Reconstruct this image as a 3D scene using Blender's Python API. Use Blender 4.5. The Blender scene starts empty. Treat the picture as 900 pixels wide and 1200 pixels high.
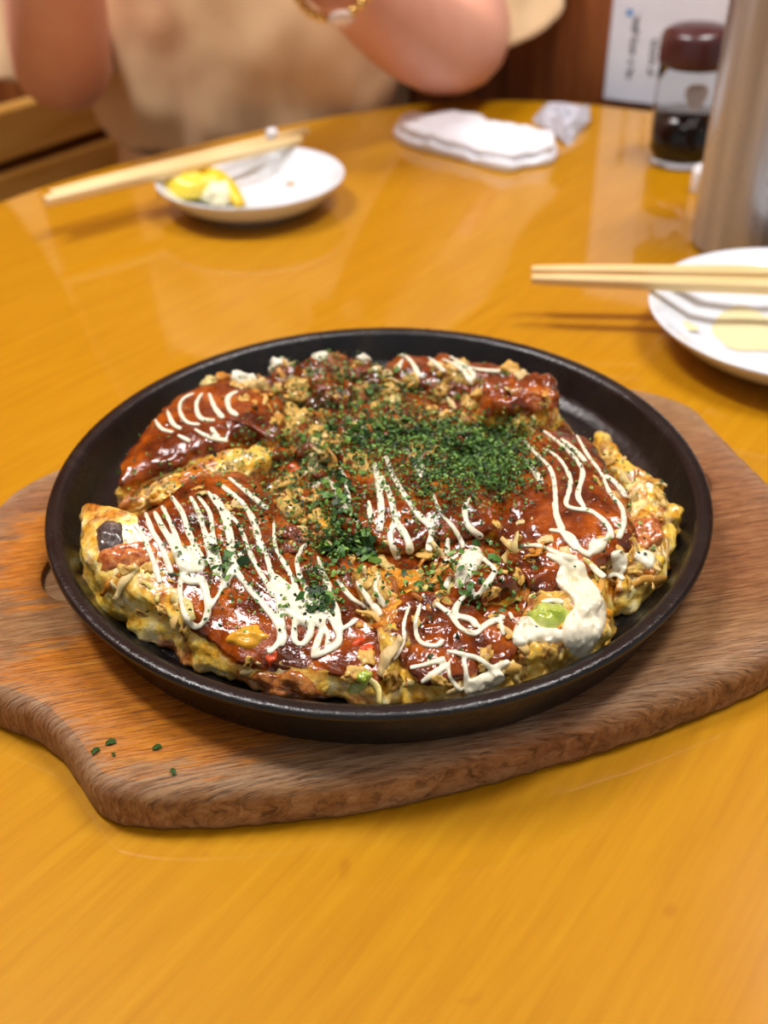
import bpy, bmesh, math, random
from mathutils import Vector, Matrix, noise
from mathutils.bvhtree import BVHTree
random.seed(7)
PI = math.pi
sc = bpy.context.scene
C = sc.collection

# ------------------------------------------------------------------ camera
F_PX, PITCH, ROLL = 1220.0, math.radians(36.5), -0.0214
CAM = Vector((.002, -.346, .279))          # table top is z = 0, pan centre is x = y = 0
cp, sp = math.cos(PITCH), math.sin(PITCH)
FWD, UP0, RT0 = Vector((0, cp, -sp)), Vector((0, sp, cp)), Vector((1, 0, 0))
cr, sr = math.cos(ROLL), math.sin(ROLL)
RT, UP = RT0 * cr + UP0 * sr, RT0 * -sr + UP0 * cr
cd = bpy.data.cameras.new('camera')
cam = bpy.data.objects.new('camera', cd); C.objects.link(cam)
m = Matrix((RT, UP, -FWD)).transposed().to_4x4(); m.translation = CAM
cam.matrix_world = m
cd.sensor_fit = 'VERTICAL'; cd.sensor_height = 24.0; cd.lens = 24.0 * F_PX / 1200.0
cd.clip_start = .01; cd.clip_end = 50
cd.dof.use_dof = True; cd.dof.focus_distance = .352; cd.dof.aperture_fstop = 5.4
sc.camera = cam

def ray(px, py):
    return (FWD + RT * ((px - 450) / F_PX) + UP * ((600 - py) / F_PX))
def at(px, py, z=0.0):                     # point of the photo on the level z
    d = ray(px, py); return CAM + d * ((z - CAM.z) / d.z)
def atY(px, py, Y):
    d = ray(px, py); return CAM + d * ((Y - CAM.y) / d.y)

# ------------------------------------------------------------------ light
w = bpy.data.worlds.new('world'); sc.world = w; w.use_nodes = True
w.node_tree.nodes['Background'].inputs[0].default_value = (.93, .96, 1.0, 1)
w.node_tree.nodes['Background'].inputs[1].default_value = .42
def area(name, loc, target, sx, sy, power, col):
    l = bpy.data.lights.new(name, 'AREA'); l.shape = 'RECTANGLE'; l.size = sx; l.size_y = sy
    l.energy = power; l.color = col
    o = bpy.data.objects.new(name, l); C.objects.link(o); o.location = loc
    o.rotation_euler = (Vector(target) - Vector(loc)).to_track_quat('-Z', 'Y').to_euler()
area('ceiling_light', (-.72, .36, 1.72), (-.63, .45, 0), .66, .24, 29, (.99, .98, .97))
area('ceiling_light', (.58, .18, 1.72), (.52, .28, 0), .7, .24, 25, (.99, .98, .97))
area('ceiling_light', (0.0, -.55, 1.72), (0, -.35, 0), 1.1, .20, 3, (.99, .98, .97))
vs = sc.view_settings
vs.view_transform = 'Standard'; vs.look = 'None'; vs.gamma = 1; vs.use_curve_mapping = False
vs.exposure = -0.08

# ------------------------------------------------------------------ materials
def lin(r, g, b):
    f = lambda c: (c / 255 / 12.92) if c / 255 <= .04045 else ((c / 255 + .055) / 1.055) ** 2.4
    return (f(r), f(g), f(b), 1)
class NT:
    def __init__(s, name):
        s.m = bpy.data.materials.new(name); s.m.use_nodes = True
        s.t = s.m.node_tree; s.b = s.t.nodes['Principled BSDF']; s._co = None
    def n(s, typ, **kw):
        nd = s.t.nodes.new(typ)
        for k, v in kw.items():
            if k == 'ins':
                for i, x in v.items():
                    if hasattr(x, 'links') or isinstance(x, bpy.types.NodeSocket): s.t.links.new(x, nd.inputs[i])
                    else: nd.inputs[i].default_value = x
            else: setattr(nd, k, v)
        return nd
    def co(s, scale=(1, 1, 1), rot=(0, 0, 0), loc=(0, 0, 0)):
        if not s._co: s._co = s.n('ShaderNodeTexCoord').outputs['Object']
        r = s.n('ShaderNodeMapping', ins={0: s._co, 1: loc, 2: rot, 3: (1, 1, 1)}).outputs[0]
        return s.n('ShaderNodeMapping', ins={0: r, 3: scale}).outputs[0]
    def noise(s, scale, detail=4, rough=.55, vec=None, dist=0):
        return s.n('ShaderNodeTexNoise', ins={0: vec or s.co(), 2: scale, 3: detail, 4: rough, 8: dist}).outputs[0]
    def ramp(s, fac, stops):
        r = s.n('ShaderNodeValToRGB', ins={0: fac}); e = r.color_ramp.elements
        while len(e) < len(stops): e.new(.5)
        for el, (p, c) in zip(e, stops):
            el.position = p; el.color = c if len(c) == 4 else (*c, 1)
        return r.outputs[0]
    def mix(s, fac, a, b, mode='MIX'):
        r = s.n('ShaderNodeMix', data_type='RGBA', blend_type=mode)
        for i, x in ((0, fac), (6, a), (7, b)):
            if isinstance(x, bpy.types.NodeSocket): s.t.links.new(x, r.inputs[i])
            else: r.inputs[i].default_value = x
        return r.outputs[2]
    def math(s, op, a, b=0.0, clamp=False):
        r = s.n('ShaderNodeMath', operation=op, use_clamp=clamp, ins={0: a, 1: b}); return r.outputs[0]
    def attr(s, name):
        return s.n('ShaderNodeAttribute', attribute_name=name).outputs['Fac']
    def bump(s, h, strength=.3, dist=.001, nrm=None):
        i = {'Strength': strength, 'Distance': dist, 'Height': h}
        if nrm: i['Normal'] = nrm
        return s.n('ShaderNodeBump', ins=i).outputs[0]
    def set(s, **kw):
        names = dict(col='Base Color', rough='Roughness', metal='Metallic', nrm='Normal', spec='Specular IOR Level', trans='Transmission Weight',
                     ior='IOR', coat='Coat Weight', coat_r='Coat Roughness', sss='Subsurface Weight', sss_r='Subsurface Radius', sss_s='Subsurface Scale',
                     sheen='Sheen Weight', alpha='Alpha', aniso='Anisotropic')
        for k, v in kw.items():
            i = s.b.inputs[names[k]]
            if isinstance(v, bpy.types.NodeSocket): s.t.links.new(v, i)
            else: i.default_value = v
        return s.m
M = {}
def simple(name, col, rough=.5, **kw):
    t = NT(name); n = t.noise(60, 3)
    c = t.mix(n, tuple(x * .9 for x in col[:3]) + (1,), tuple(min(1, x * 1.1) for x in col[:3]) + (1,))
    M[name] = t.set(col=c, rough=rough, **kw); return M[name]

# table lacquer
t = NT('table_lacquer')
g = t.co(scale=(6, 90, 6), rot=(0, 0, math.radians(-52)))
n1 = t.noise(3.2, 5, .6, g); n2 = t.noise(5, 3)
c = t.ramp(n1, [(.25, lin(178, 122, 2)), (.5, lin(189, 134, 7)), (.78, lin(199, 146, 19))])
c = t.mix(t.math('MULTIPLY', n2, .45), c, lin(173, 113, 2))
sp1 = t.ramp(t.noise(45, 2, .5), [(.735, (0, 0, 0)), (.78, (1, 1, 1))])
c = t.mix(t.math('MULTIPLY', sp1, .3), c, lin(150, 80, 10))
M['table'] = t.set(col=c, rough=.45, spec=.12, coat=1.0, coat_r=.05, nrm=t.bump(t.noise(30, 2), .03, .002))
# wooden board
t = NT('board_wood')
rot = math.radians(-11)
g = t.co(scale=(16, 420, 60), rot=(0, 0, rot)); g2 = t.co(scale=(60, 1100, 120), rot=(0, 0, rot))
gr = t.noise(1.6, 9, .74, g, .5); fine = t.noise(1.6, 7, .7, g2, .3)
base = t.ramp(gr, [(.28, lin(94, 60, 31)), (.43, lin(146, 101, 57)), (.57, lin(171, 126, 80)), (.75, lin(202, 168, 124))])
redw = t.ramp(gr, [(.28, lin(90, 44, 22)), (.5, lin(146, 82, 42)), (.75, lin(182, 122, 72))])
patch = t.noise(9, 3, .5, t.co(scale=(1, 2.0, 1), rot=(0, 0, rot)))
base = t.mix(t.ramp(patch, [(.42, (0, 0, 0)), (.6, (.6,) * 3)]), base, redw)
orange = t.ramp(gr, [(.3, lin(140, 70, 3)), (.5, lin(204, 118, 5)), (.72, lin(226, 156, 34))])
sep = t.n('ShaderNodeSeparateXYZ', ins={0: t.co()})
# stained area on the front left of the top
def gauss(cx, cy, rx, ry):
    dx = t.math('DIVIDE', t.math('SUBTRACT', sep.outputs[0], cx), rx); dy = t.math('DIVIDE', t.math('SUBTRACT', sep.outputs[1], cy), ry)
    return t.math('SUBTRACT', 1.0, t.math('SQRT', t.math('ADD', t.math('MULTIPLY', dx, dx), t.math('MULTIPLY', dy, dy))), True)
gm = t.math('MAXIMUM', gauss(-.080, -.098, .095, .055), t.math('MULTIPLY', gauss(-.138, -.02, .05, .07), .6))
pn = t.noise(1.4, 6, .7, t.co(scale=(30, 190, 22), rot=(0, 0, rot)))
om = t.ramp(t.math('ADD', t.math('MULTIPLY', gm, .62), t.math('MULTIPLY', pn, .62)), [(.50, (0, 0, 0)), (.59, (1, 1, 1))])
c = t.mix(t.math('MULTIPLY', om, t.math('GREATER_THAN', sep.outputs[2], .0192)), base, orange)
edge = t.attr('edge')
en = t.math('MULTIPLY', edge, t.ramp(t.noise(1.5, 5, .7, g2), [(.4, (.12,) * 3), (.62, (1, 1, 1))]))
c = t.mix(t.math('MULTIPLY', en, .75), c, lin(188, 160, 132))
c = t.mix(t.ramp(fine, [(.34, (.8,) * 3), (.50, (0, 0, 0))]), c, lin(70, 40, 24))
c = t.mix(t.ramp(fine, [(.55, (0, 0, 0)), (.72, (.65,) * 3)]), c, lin(206, 170, 128))
M['board'] = t.set(col=c, rough=.5, spec=.3, nrm=t.bump(fine, .9, .0008, t.bump(gr, .5, .001)))
# cast iron
t = NT('cast_iron')
n = t.noise(900, 3, .6); n2 = t.noise(60, 4)
c = t.ramp(n2, [(.35, (.004, .004, .005)), (.6, (.008, .007, .007)), (.8, (.022, .015, .010))])
M['iron'] = t.set(col=c, rough=t.ramp(n2, [(.3, (.16,) * 3), (.7, (.32,) * 3)]), spec=.5, nrm=t.bump(n, .30, .0006, t.bump(t.noise(220, 3), .25, .001)))
t = NT('oily_iron')
n = t.noise(700, 3, .6)
M['iron_floor'] = t.set(col=(.006, .005, .005, 1), rough=.16, spec=.55, nrm=t.bump(n, .35, .0008, t.bump(t.noise(140, 2), .3, .001)))
# okonomiyaki batter with sauce
def food(name, sauce_shift=0.0, bright=1.0):
    t = NT(name)
    s = t.attr('sauce'); hf = t.attr('hf')
    nA = t.noise(170, 4, .6); nB = t.noise(420, 3, .6); nC = t.noise(75, 4, .6)
    bat = t.ramp(nA, [(.28, lin(190, 116, 18)), (.39, lin(240, 184, 50)), (.52, lin(250, 218, 104)), (.70, lin(253, 244, 192))])
    brown = t.ramp(nB, [(.3, lin(130, 60, 10)), (.6, lin(200, 124, 30)), (.8, lin(224, 156, 54))])
    bat = t.mix(t.ramp(nC, [(.44, (0, 0, 0)), (.62, (1, 1, 1))]), bat, brown)
    sau = t.ramp(nC, [(.24, lin(44, 14, 2)), (.40, lin(88, 32, 4)), (.53, lin(132, 56, 6)), (.66, lin(176, 86, 10)), (.78, lin(208, 124, 26))])
    sm = t.math('ADD', s, t.math('MULTIPLY', t.math('SUBTRACT', nA, .5), .9))
    sm = t.math('ADD', sm, sauce_shift)
    mask = t.ramp(sm, [(.36, (0, 0, 0)), (.56, (1, 1, 1))])
    c = t.mix(mask, bat, sau)
    r = t.math('ADD', .24, t.math('MULTIPLY', mask, -.12))
    return t.set(col=c, rough=r, spec=.55, coat=.4, coat_r=.06, sss=.0,
                 nrm=t.bump(nB, .22, .0010, t.bump(nA, .36, .0020)))
M['food'] = food('okonomiyaki_sauced')
M['food_mixed'] = food('okonomiyaki_mixed', -.06)
t = NT('mayonnaise')
M['mayo'] = t.set(col=t.mix(t.noise(120, 3), lin(230, 222, 190), lin(242, 238, 216)), rough=.2, spec=.5, sss=.15, sss_r=(1, .8, .5), sss_s=.002, nrm=t.bump(t.noise(400, 2), .15, .0006))
t = NT('cabbage')
oi = t.n('ShaderNodeObjectInfo').outputs['Random']
cc = t.ramp(oi, [(0, lin(160, 84, 16)), (.2, lin(214, 146, 44)), (.45, lin(244, 206, 104)), (.75, lin(248, 232, 168)), (1, lin(226, 226, 130))])
M['cabbage'] = t.set(col=t.mix(t.ramp(t.noise(220, 3), [(.42, (0, 0, 0)), (.66, (.8,) * 3)]), cc, lin(190, 110, 24)), rough=.16, spec=.5, coat=.4, coat_r=.05, nrm=t.bump(t.noise(400, 3), .4, .001))
t = NT('cabbage_core')
M['cabbage_green'] = t.set(col=t.ramp(t.noise(130, 3), [(.35, lin(150, 170, 50)), (.6, lin(196, 208, 110)), (.75, lin(226, 226, 160))]), rough=.18, spec=.5, coat=.4, coat_r=.05, nrm=t.bump(t.noise(300, 3), .3, .001))
t = NT('seaweed')
oi = t.n('ShaderNodeNewGeometry').outputs['Random Per Island']
M['nori'] = t.set(col=t.ramp(oi, [(0, lin(16, 38, 14)), (.3, lin(34, 74, 22)), (.6, lin(62, 112, 34)), (1, lin(132, 172, 72))]), rough=.5)
simple('ginger', lin(206, 78, 36), .25)
t = NT('bacon'); M['bacon'] = t.set(col=t.ramp(t.noise(260, 4, .65), [(.3, lin(96, 36, 26)), (.45, lin(170, 88, 44)), (.6, lin(206, 130, 70)), (.75, lin(236, 206, 150))]), rough=.2, coat=.4, nrm=t.bump(t.noise(350, 3), .4, .001))
t = NT('dark_skin'); M['bacon_dark'] = t.set(col=t.ramp(t.noise(300, 4, .65), [(.3, lin(40, 34, 34)), (.55, lin(92, 80, 76)), (.75, lin(150, 134, 120))]), rough=.25, coat=.3)
simple('omelette', lin(222, 160, 44), .18)
simple('egg_white', lin(236, 236, 214), .2)
t = NT('crust'); M['crust'] = t.set(col=t.ramp(t.noise(260, 4, .65), [(.3, lin(96, 44, 14)), (.5, lin(160, 92, 36)), (.75, lin(206, 150, 80))]), rough=.12, coat=.5, nrm=t.bump(t.noise(350, 3), .5, .001))
# tableware and background
simple('porcelain', lin(226, 232, 240), .12, spec=.5, coat=.5)
simple('stain', lin(190, 140, 70), .3); simple('smear', lin(226, 216, 170), .25)
t = NT('chopstick_wood')
M['chop'] = t.set(col=t.ramp(t.noise(2, 4, .6, t.co(scale=(6, 260, 260))), [(.3, lin(226, 186, 116)), (.7, lin(248, 224, 170))]), rough=.45)
simple('lemon_peel', lin(232, 190, 10), .35); simple('lemon_flesh', lin(240, 214, 70), .25); simple('lemon_pith', lin(244, 236, 196), .5)
t = NT('paper_towel')
M['towel'] = t.set(col=lin(236, 238, 244), rough=.9, nrm=t.bump(t.noise(160, 3), .4, .002))
t = NT('plastic_film')
M['film'] = t.set(col=lin(226, 228, 240), rough=.25, trans=.35, nrm=t.bump(t.noise(70, 2), .4, .002))
t = NT('clear_bottle'); M['glass'] = t.set(col=(.96, .96, .95, 1), rough=.03, trans=1, ior=1.05)
M['soy'] = NT('soy_sauce').set(col=(.006, .003, .004, 1), rough=.06)
simple('bottle_cap', lin(70, 36, 36), .25, spec=.5); simple('grey_mark', lin(150, 145, 145), .5)
t = NT('brushed_steel')
n = t.noise(3, 4, .6, t.co(scale=(34, 34, 1.0)))
M['steel'] = t.set(col=t.ramp(n, [(.32, (.30, .31, .34)), (.68, (.50, .52, .56))]), metal=.45, rough=t.ramp(t.noise(25, 3), [(.35, (.22,) * 3), (.7, (.38,) * 3)]), nrm=t.bump(t.noise(40, 3), .06, .003))
simple('white_plastic', lin(238, 238, 240), .4)
t = NT('dark_panel_wood')
n = t.noise(2.2, 5, .62, t.co(scale=(26, 26, 1.4)), .6)
M['wall'] = t.set(col=t.ramp(n, [(.3, lin(104, 54, 26)), (.5, lin(152, 86, 42)), (.72, lin(186, 116, 62))]), rough=.4)
t = NT('bench_wood')
n = t.noise(2.5, 5, .6, t.co(scale=(3, 40, 40)))
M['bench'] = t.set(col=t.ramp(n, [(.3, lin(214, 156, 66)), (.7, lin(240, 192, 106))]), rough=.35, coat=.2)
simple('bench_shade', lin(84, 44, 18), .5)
simple('ceiling_paint', lin(214, 204, 186), .8); simple('floor_tile', lin(120, 100, 80), .5)
simple('menu_paper', lin(226, 232, 246), .3, coat=.4); simple('ink', lin(60, 60, 76), .6); simple('ink_blue', lin(60, 140, 214), .6)
t = NT('skin')
M['skin'] = t.set(col=t.mix(t.noise(26, 3), lin(206, 142, 116), lin(220, 166, 142)), rough=.5, sss=.12, sss_r=(1, .4, .25), sss_s=.01)
t = NT('beige_cloth')
M['cloth'] = t.set(col=t.mix(t.noise(14, 3), lin(206, 170, 126), lin(222, 190, 148)), rough=.9, sheen=.2, nrm=t.bump(t.noise(700, 2), .2, .001))
simple('navy_cloth', lin(44, 44, 66), .9); simple('hair', lin(34, 22, 18), .5); simple('gold', (.75, .50, .16, 1), .2, metal=1.0)
simple('pearl', lin(238, 214, 200), .2); simple('shoe', lin(40, 36, 34), .5); simple('eye', lin(30, 22, 20), .2); simple('lip', lin(180, 90, 84), .4)

# ------------------------------------------------------------------ helpers
def link(name, me, mat, parent=None, smooth=True):
    if mat is not None:
        me.materials.clear(); me.materials.append(M[mat])
    if smooth:
        for p in me.polygons: p.use_smooth = True
    o = bpy.data.objects.new(name, me); C.objects.link(o)
    if parent: o.parent = parent
    return o
def from_bm(name, bm, mat, parent=None, smooth=True):
    bmesh.ops.recalc_face_normals(bm, faces=bm.faces)
    me = bpy.data.meshes.new(name); bm.to_mesh(me); bm.free()
    return link(name, me, mat, parent, smooth)
def from_vf(name, v, f, mat, parent=None, smooth=True):
    me = bpy.data.meshes.new(name); me.from_pydata([tuple(x) for x in v], [], f); me.update()
    return link(name, me, mat, parent, smooth)
def tag(o, label, cat, group=None):
    o['label'] = label; o['category'] = cat
    if group: o['group'] = group
    return o
def thing(name, label, cat, loc=(0, 0, 0), rotz=0, group=None):
    o = bpy.data.objects.new(name, None); C.objects.link(o); o.location = loc; o.rotation_euler = (0, 0, rotz)
    o.empty_display_size = .02
    return tag(o, label, cat, group)
def struct(o): o['kind'] = 'structure'; return o
def bevel(o, wd, seg=2):
    b = o.modifiers.new('bevel', 'BEVEL'); b.width = wd; b.segments = seg; b.limit_method = 'ANGLE'; return o
def box_bm(sx, sy, sz, c=(0, 0, 0), bev=0, seg=2):
    bm = bmesh.new(); bmesh.ops.create_cube(bm, size=1)
    bmesh.ops.scale(bm, vec=(sx, sy, sz), verts=bm.verts); bmesh.ops.translate(bm, vec=c, verts=bm.verts)
    if bev: bmesh.ops.bevel(bm, geom=bm.edges, offset=bev, segments=seg, affect='EDGES', profile=.5)
    return bm
def lathe(name, prof, mat, parent=None, n=64, closed_bottom=False, loc=(0, 0, 0)):
    v, f = [], []
    k = len(prof)
    for i in range(n):
        a = 2 * PI * i / n
        for r, z in prof: v.append((loc[0] + r * math.cos(a), loc[1] + r * math.sin(a), loc[2] + z))
    for i in range(n):
        j = (i + 1) % n
        for q in range(k - 1): f.append((i * k + q, j * k + q, j * k + q + 1, i * k + q + 1))
    bm = bmesh.new(); me = bpy.data.meshes.new(name); me.from_pydata(v, [], f); bm.from_mesh(me); bpy.data.meshes.remove(me)
    bmesh.ops.remove_doubles(bm, verts=bm.verts, dist=1e-6)
    bm.faces.ensure_lookup_table()
    return from_bm(name, bm, mat, parent)
def catmull(pts, closed=False, step=.002):
    P = [Vector(p) for p in pts]; n = len(P); out = []
    rng = range(n if closed else n - 1)
    for i in rng:
        if closed: a, b, c, d = P[i - 1], P[i], P[(i + 1) % n], P[(i + 2) % n]
        else: a, b, c, d = P[max(i - 1, 0)], P[i], P[i + 1], P[min(i + 2, n - 1)]
        k = max(1, int((c - b).length / step))
        for q in range(k):
            u = q / k
            out.append(.5 * (2 * b + (c - a) * u + (2 * a - 5 * b + 4 * c - d) * u * u + (3 * b - a - 3 * c + d) * u ** 3))
    if not closed: out.append(P[-1])
    return out
def tube(name, pts, rads, mat, parent=None, n=10, normals=None, flat=1.0):
    v, f = [], []; k = len(pts)
    for i, p in enumerate(pts):
        tg = (pts[min(i + 1, k - 1)] - pts[max(i - 1, 0)])
        tg = tg.normalized() if tg.length > 1e-9 else Vector((1, 0, 0))
        up = normals[i] if normals else (Vector((0, 0, 1)) if abs(tg.z) < .95 else Vector((1, 0, 0)))
        s = tg.cross(up).normalized(); u = s.cross(tg).normalized()
        for q in range(n):
            a = 2 * PI * q / n
            v.append(p + s * (rads[i] * math.cos(a)) + u * (rads[i] * flat * math.sin(a)))
    for i in range(k - 1):
        for q in range(n):
            r = (q + 1) % n; f.append((i * n + q, i * n + r, (i + 1) * n + r, (i + 1) * n + q))
    f.append(tuple(range(n - 1, -1, -1))); f.append(tuple(range((k - 1) * n, k * n)))
    return from_vf(name, v, f, mat, parent)
def fbm(p, s, o=3):
    q = Vector(p) * s; a, r = 1.0, 0.0
    for _ in range(o):
        r += a * noise.noise(q); q = q * 2.03; a *= .5
    return r

# ------------------------------------------------------------------ setting
WP, WA = Vector((.228, .722, 0)), math.radians(-30)            # a point of the back wall and its direction
wd = Vector((math.cos(WA), math.sin(WA), 0)); wn = Vector((-wd.y, wd.x, 0))    # wn points away from the camera
def wall_box(name, mid, length, z0, z1, thick):
    bm = box_bm(length, thick, z1 - z0)
    o = from_bm(name, bm, 'wall', None, False)
    o.location = (mid.x, mid.y, (z0 + z1) / 2); o.rotation_euler = (0, 0, WA); return struct(o)
corner = WP - wd * .98
wall_box('wall_back', WP + wn * .03 + wd * .11, 2.2, -.70, 1.80, .06)
pl = Vector((math.cos(math.radians(60)), math.sin(math.radians(60)), 0))
o = from_bm('wall_left', box_bm(2.4, .06, 2.5), 'wall', None, False)
mid = corner - pl * 1.2 + Vector((-pl.y, pl.x, 0)) * .03
o.location = (mid.x, mid.y, .55); o.rotation_euler = (0, 0, math.radians(60)); struct(o)
o = from_bm('floor', box_bm(4.5, 4.5, .04, (0, 0, 0)), 'floor_tile', None, False); o.location = (0, 0, -.72); struct(o)
o = from_bm('ceiling', box_bm(4.5, 4.5, .04, (0, 0, 0)), 'ceiling_paint', None, False); o.location = (0, 0, 1.82); struct(o)

# table: round-cornered lacquered top on a pedestal
tb = thing('dining_table', 'glossy orange-yellow lacquered wooden table with rounded far edge', 'table', (0.05, .1, -.70))
edge_pts = [(-.288, .445), (-.245, .498), (-.175, .562), (-.10, .617), (-.03, .659), (.03, .686), (.10, .697), (.166, .688), (.225, .665), (.33, .60), (.43, .49),
            (.49, .34), (.51, .15), (.51, -.15), (.47, -.33), (.38, -.43), (.2, -.46), (-.1, -.46), (-.3, -.42), (-.41, -.3), (-.45, -.1), (-.44, .1), (-.385, .30)]
pts = catmull([(x, y, 0) for x, y in edge_pts], True, .012)
bm = bmesh.new(); vs_ = [bm.verts.new(p) for p in pts]; fc = bm.faces.new(vs_)
r = bmesh.ops.extrude_face_region(bm, geom=[fc])
bmesh.ops.translate(bm, vec=(0, 0, -.035), verts=[x for x in r['geom'] if isinstance(x, bmesh.types.BMVert)])
bmesh.ops.translate(bm, vec=(-.05, -.1, .70), verts=bm.verts)
o = bevel(from_bm('table_top', bm, 'table', tb, False), .005, 3)
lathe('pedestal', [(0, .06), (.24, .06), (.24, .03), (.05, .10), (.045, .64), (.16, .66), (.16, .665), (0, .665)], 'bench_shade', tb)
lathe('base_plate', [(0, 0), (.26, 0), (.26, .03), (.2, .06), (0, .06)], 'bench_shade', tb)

# bench with slatted back on the left
bd = Vector((math.cos(math.radians(53)), math.sin(math.radians(53)), 0)); bn = Vector((-bd.y, bd.x, 0))
bo = Vector((-.44, .85, 0)) - bd * .8
bench = thing('wooden_bench', 'yellow-brown wooden bench with horizontal back planks behind the seated person', 'bench', (bo.x, bo.y, -.70), math.radians(53))
for z0, z1 in ((.600, .655), (.500, .587), (.40, .475)):
    bevel(from_bm('back_plank', box_bm(1.20, .024, z1 - z0, (.40, 0, (z0 + z1) / 2)), 'bench', bench, False), .004)
for k in range(3):
    bevel(from_bm('seat_plank', box_bm(.80, .105, .025, (.20, -.09 - .115 * k, .3425)), 'bench', bench, False), .004)
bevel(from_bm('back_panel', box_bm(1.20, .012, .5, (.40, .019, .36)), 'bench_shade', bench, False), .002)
bevel(from_bm('corner_seat', box_bm(.50, .40, .03, (.93, -.24, .345)), 'bench', bench, False), .004)
for x in (-.15, .55, 1.1):
    for y in (-.06, -.32):
        bevel(from_bm('leg', box_bm(.05, .05, .33, (x, y, .165)), 'bench', bench, False), .003)

# menu sheet on the wall
u0 = Vector((.2295, .7215, -.007)) - wn * .006
menu = thing('menu_sheet', 'white laminated menu sheet with handwriting standing against the brown wall', 'menu', (u0.x, u0.y, u0.z), WA)
bm = box_bm(.150, .0014, .22, (.075, 0, .11), .0005, 1); from_bm('sheet', bm, 'menu_paper', menu, False)
def stroke_column(x, z0, z1, wdt, mat, n, seed):
    rnd = random.Random(seed); bm = bmesh.new()
    for i in range(n):
        z = z1 + (z0 - z1) * i / max(1, n - 1)
        for q in range(4):
            L, W = rnd.uniform(.5, 1) * wdt, .0007
            cx, cz, a = x + rnd.uniform(-.3, .3) * wdt, z + rnd.uniform(-.4, .4) * wdt, rnd.choice((0, PI / 2, .7, -.6))
            ca, sa = math.cos(a), math.sin(a)
            vv = [bm.verts.new((cx + ca * a_ * L / 2 - sa * b_ * W, -.0009, cz + sa * a_ * L / 2 + ca * b_ * W)) for a_, b_ in ((-1, -1), (1, -1), (1, 1), (-1, 1))]
            bm.faces.new(vv)
    return from_bm('handwriting', bm, mat, menu, False)
stroke_column(.024, .024, .075, .006, 'ink', 9, 1)
stroke_column(.044, .030, .055, .007, 'ink', 4, 2)
stroke_column(.100, .112, .20, .010, 'ink', 7, 3)
stroke_column(.120, .108, .20, .010, 'ink', 7, 4)
stroke_column(.062, .125, .20, .009, 'ink', 5, 6)
for x, z in ((.017, .079), (.052, .105), (.017, .150)):
    bm = bmesh.new(); bmesh.ops.create_circle(bm, cap_ends=True, radius=.0034, segments=16, matrix=Matrix.Translation((x, -.0009, z)) @ Matrix.Rotation(PI / 2, 4, 'X'))
    from_bm('blue_dot', bm, 'ink_blue', menu, False)

# ------------------------------------------------------------------ wooden board
BT = .020
bo_pts = [(-.083, -.1365), (-.064, -.1385), (-.036, -.137), (0, -.1325), (.042, -.121), (.089, -.1055), (.137, -.084), (.160, -.068), (.174, -.04), (.178, -.01),
          (.169, .026), (.159, .065), (.154, .084), (.144, .0965), (.126, .107), (.100, .122), (.075, .135), (.04, .136), (0, .130), (-.05, .116), (-.10, .09),
          (-.130, .060), (-.148, .043), (-.159, .031), (-.1645, .017), (-.168, -.01), (-.164, -.05), (-.155, -.080), (-.137, -.0925), (-.116, -.104), (-.102, -.119), (-.093, -.131)]
outl = catmull([(x, y, 0) for x, y in bo_pts], True, .0025)
board = thing('serving_board', 'worn wooden serving board with ear handles under the round iron pan', 'board', (0, 0, 0))
def board_mesh():
    n = len(outl)
    nr = [(outl[(i + 1) % n] - outl[i - 1]).normalized() for i in range(n)]
    nr = [Vector((tg.y, -tg.x, 0)) for tg in nr]
    prof = [(-.0025, 0), (-.0004, .001), (0, .003), (0, .0085), (0, .0135), (-.0010, .0165), (-.0030, .0186), (-.0055, .0197), (-.009, .020)]   # offset, z
    v, f, ed = [], [], []
    for i in range(n):
        for q, (d, z) in enumerate(prof):
            p = outl[i] + nr[i] * (d + .0006 * fbm(outl[i] + Vector((0, 0, z)), 160, 2)) + Vector((0, 0, z)); v.append(p)
            ed.append((0, .55, .3, .12, .2, .55, .95, 1, .55)[q])
    k = len(prof)
    for i in range(n):
        j = (i + 1) % n
        for q in range(k - 1): f.append((i * k + q, j * k + q, j * k + q + 1, i * k + q + 1))
    # top: rings towards the centre
    prev = [i * k + k - 1 for i in range(n)]
    for s in (.93, .86, .78, .66, .5, .3):
        cur = []
        for i in range(n):
            cur.append(len(v)); p = outl[i] - nr[i] * .009; v.append((p.x * s, p.y * s, BT)); ed.append(.12 if s > .9 else 0)
        for i in range(n):
            j = (i + 1) % n; f.append((prev[i], prev[j], cur[j], cur[i]))
        prev = cur
    f.append(tuple(prev)); f.append(tuple(i * k for i in reversed(range(n))))
    me = bpy.data.meshes.new('board_plank'); me.from_pydata([tuple(x) for x in v], [], f); me.update()
    a = me.attributes.new('edge', 'FLOAT', 'POINT')
    for i, e in enumerate(ed): a.data[i].value = e
    return me
plank = link('plank', board_mesh(), 'board', board)
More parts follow.
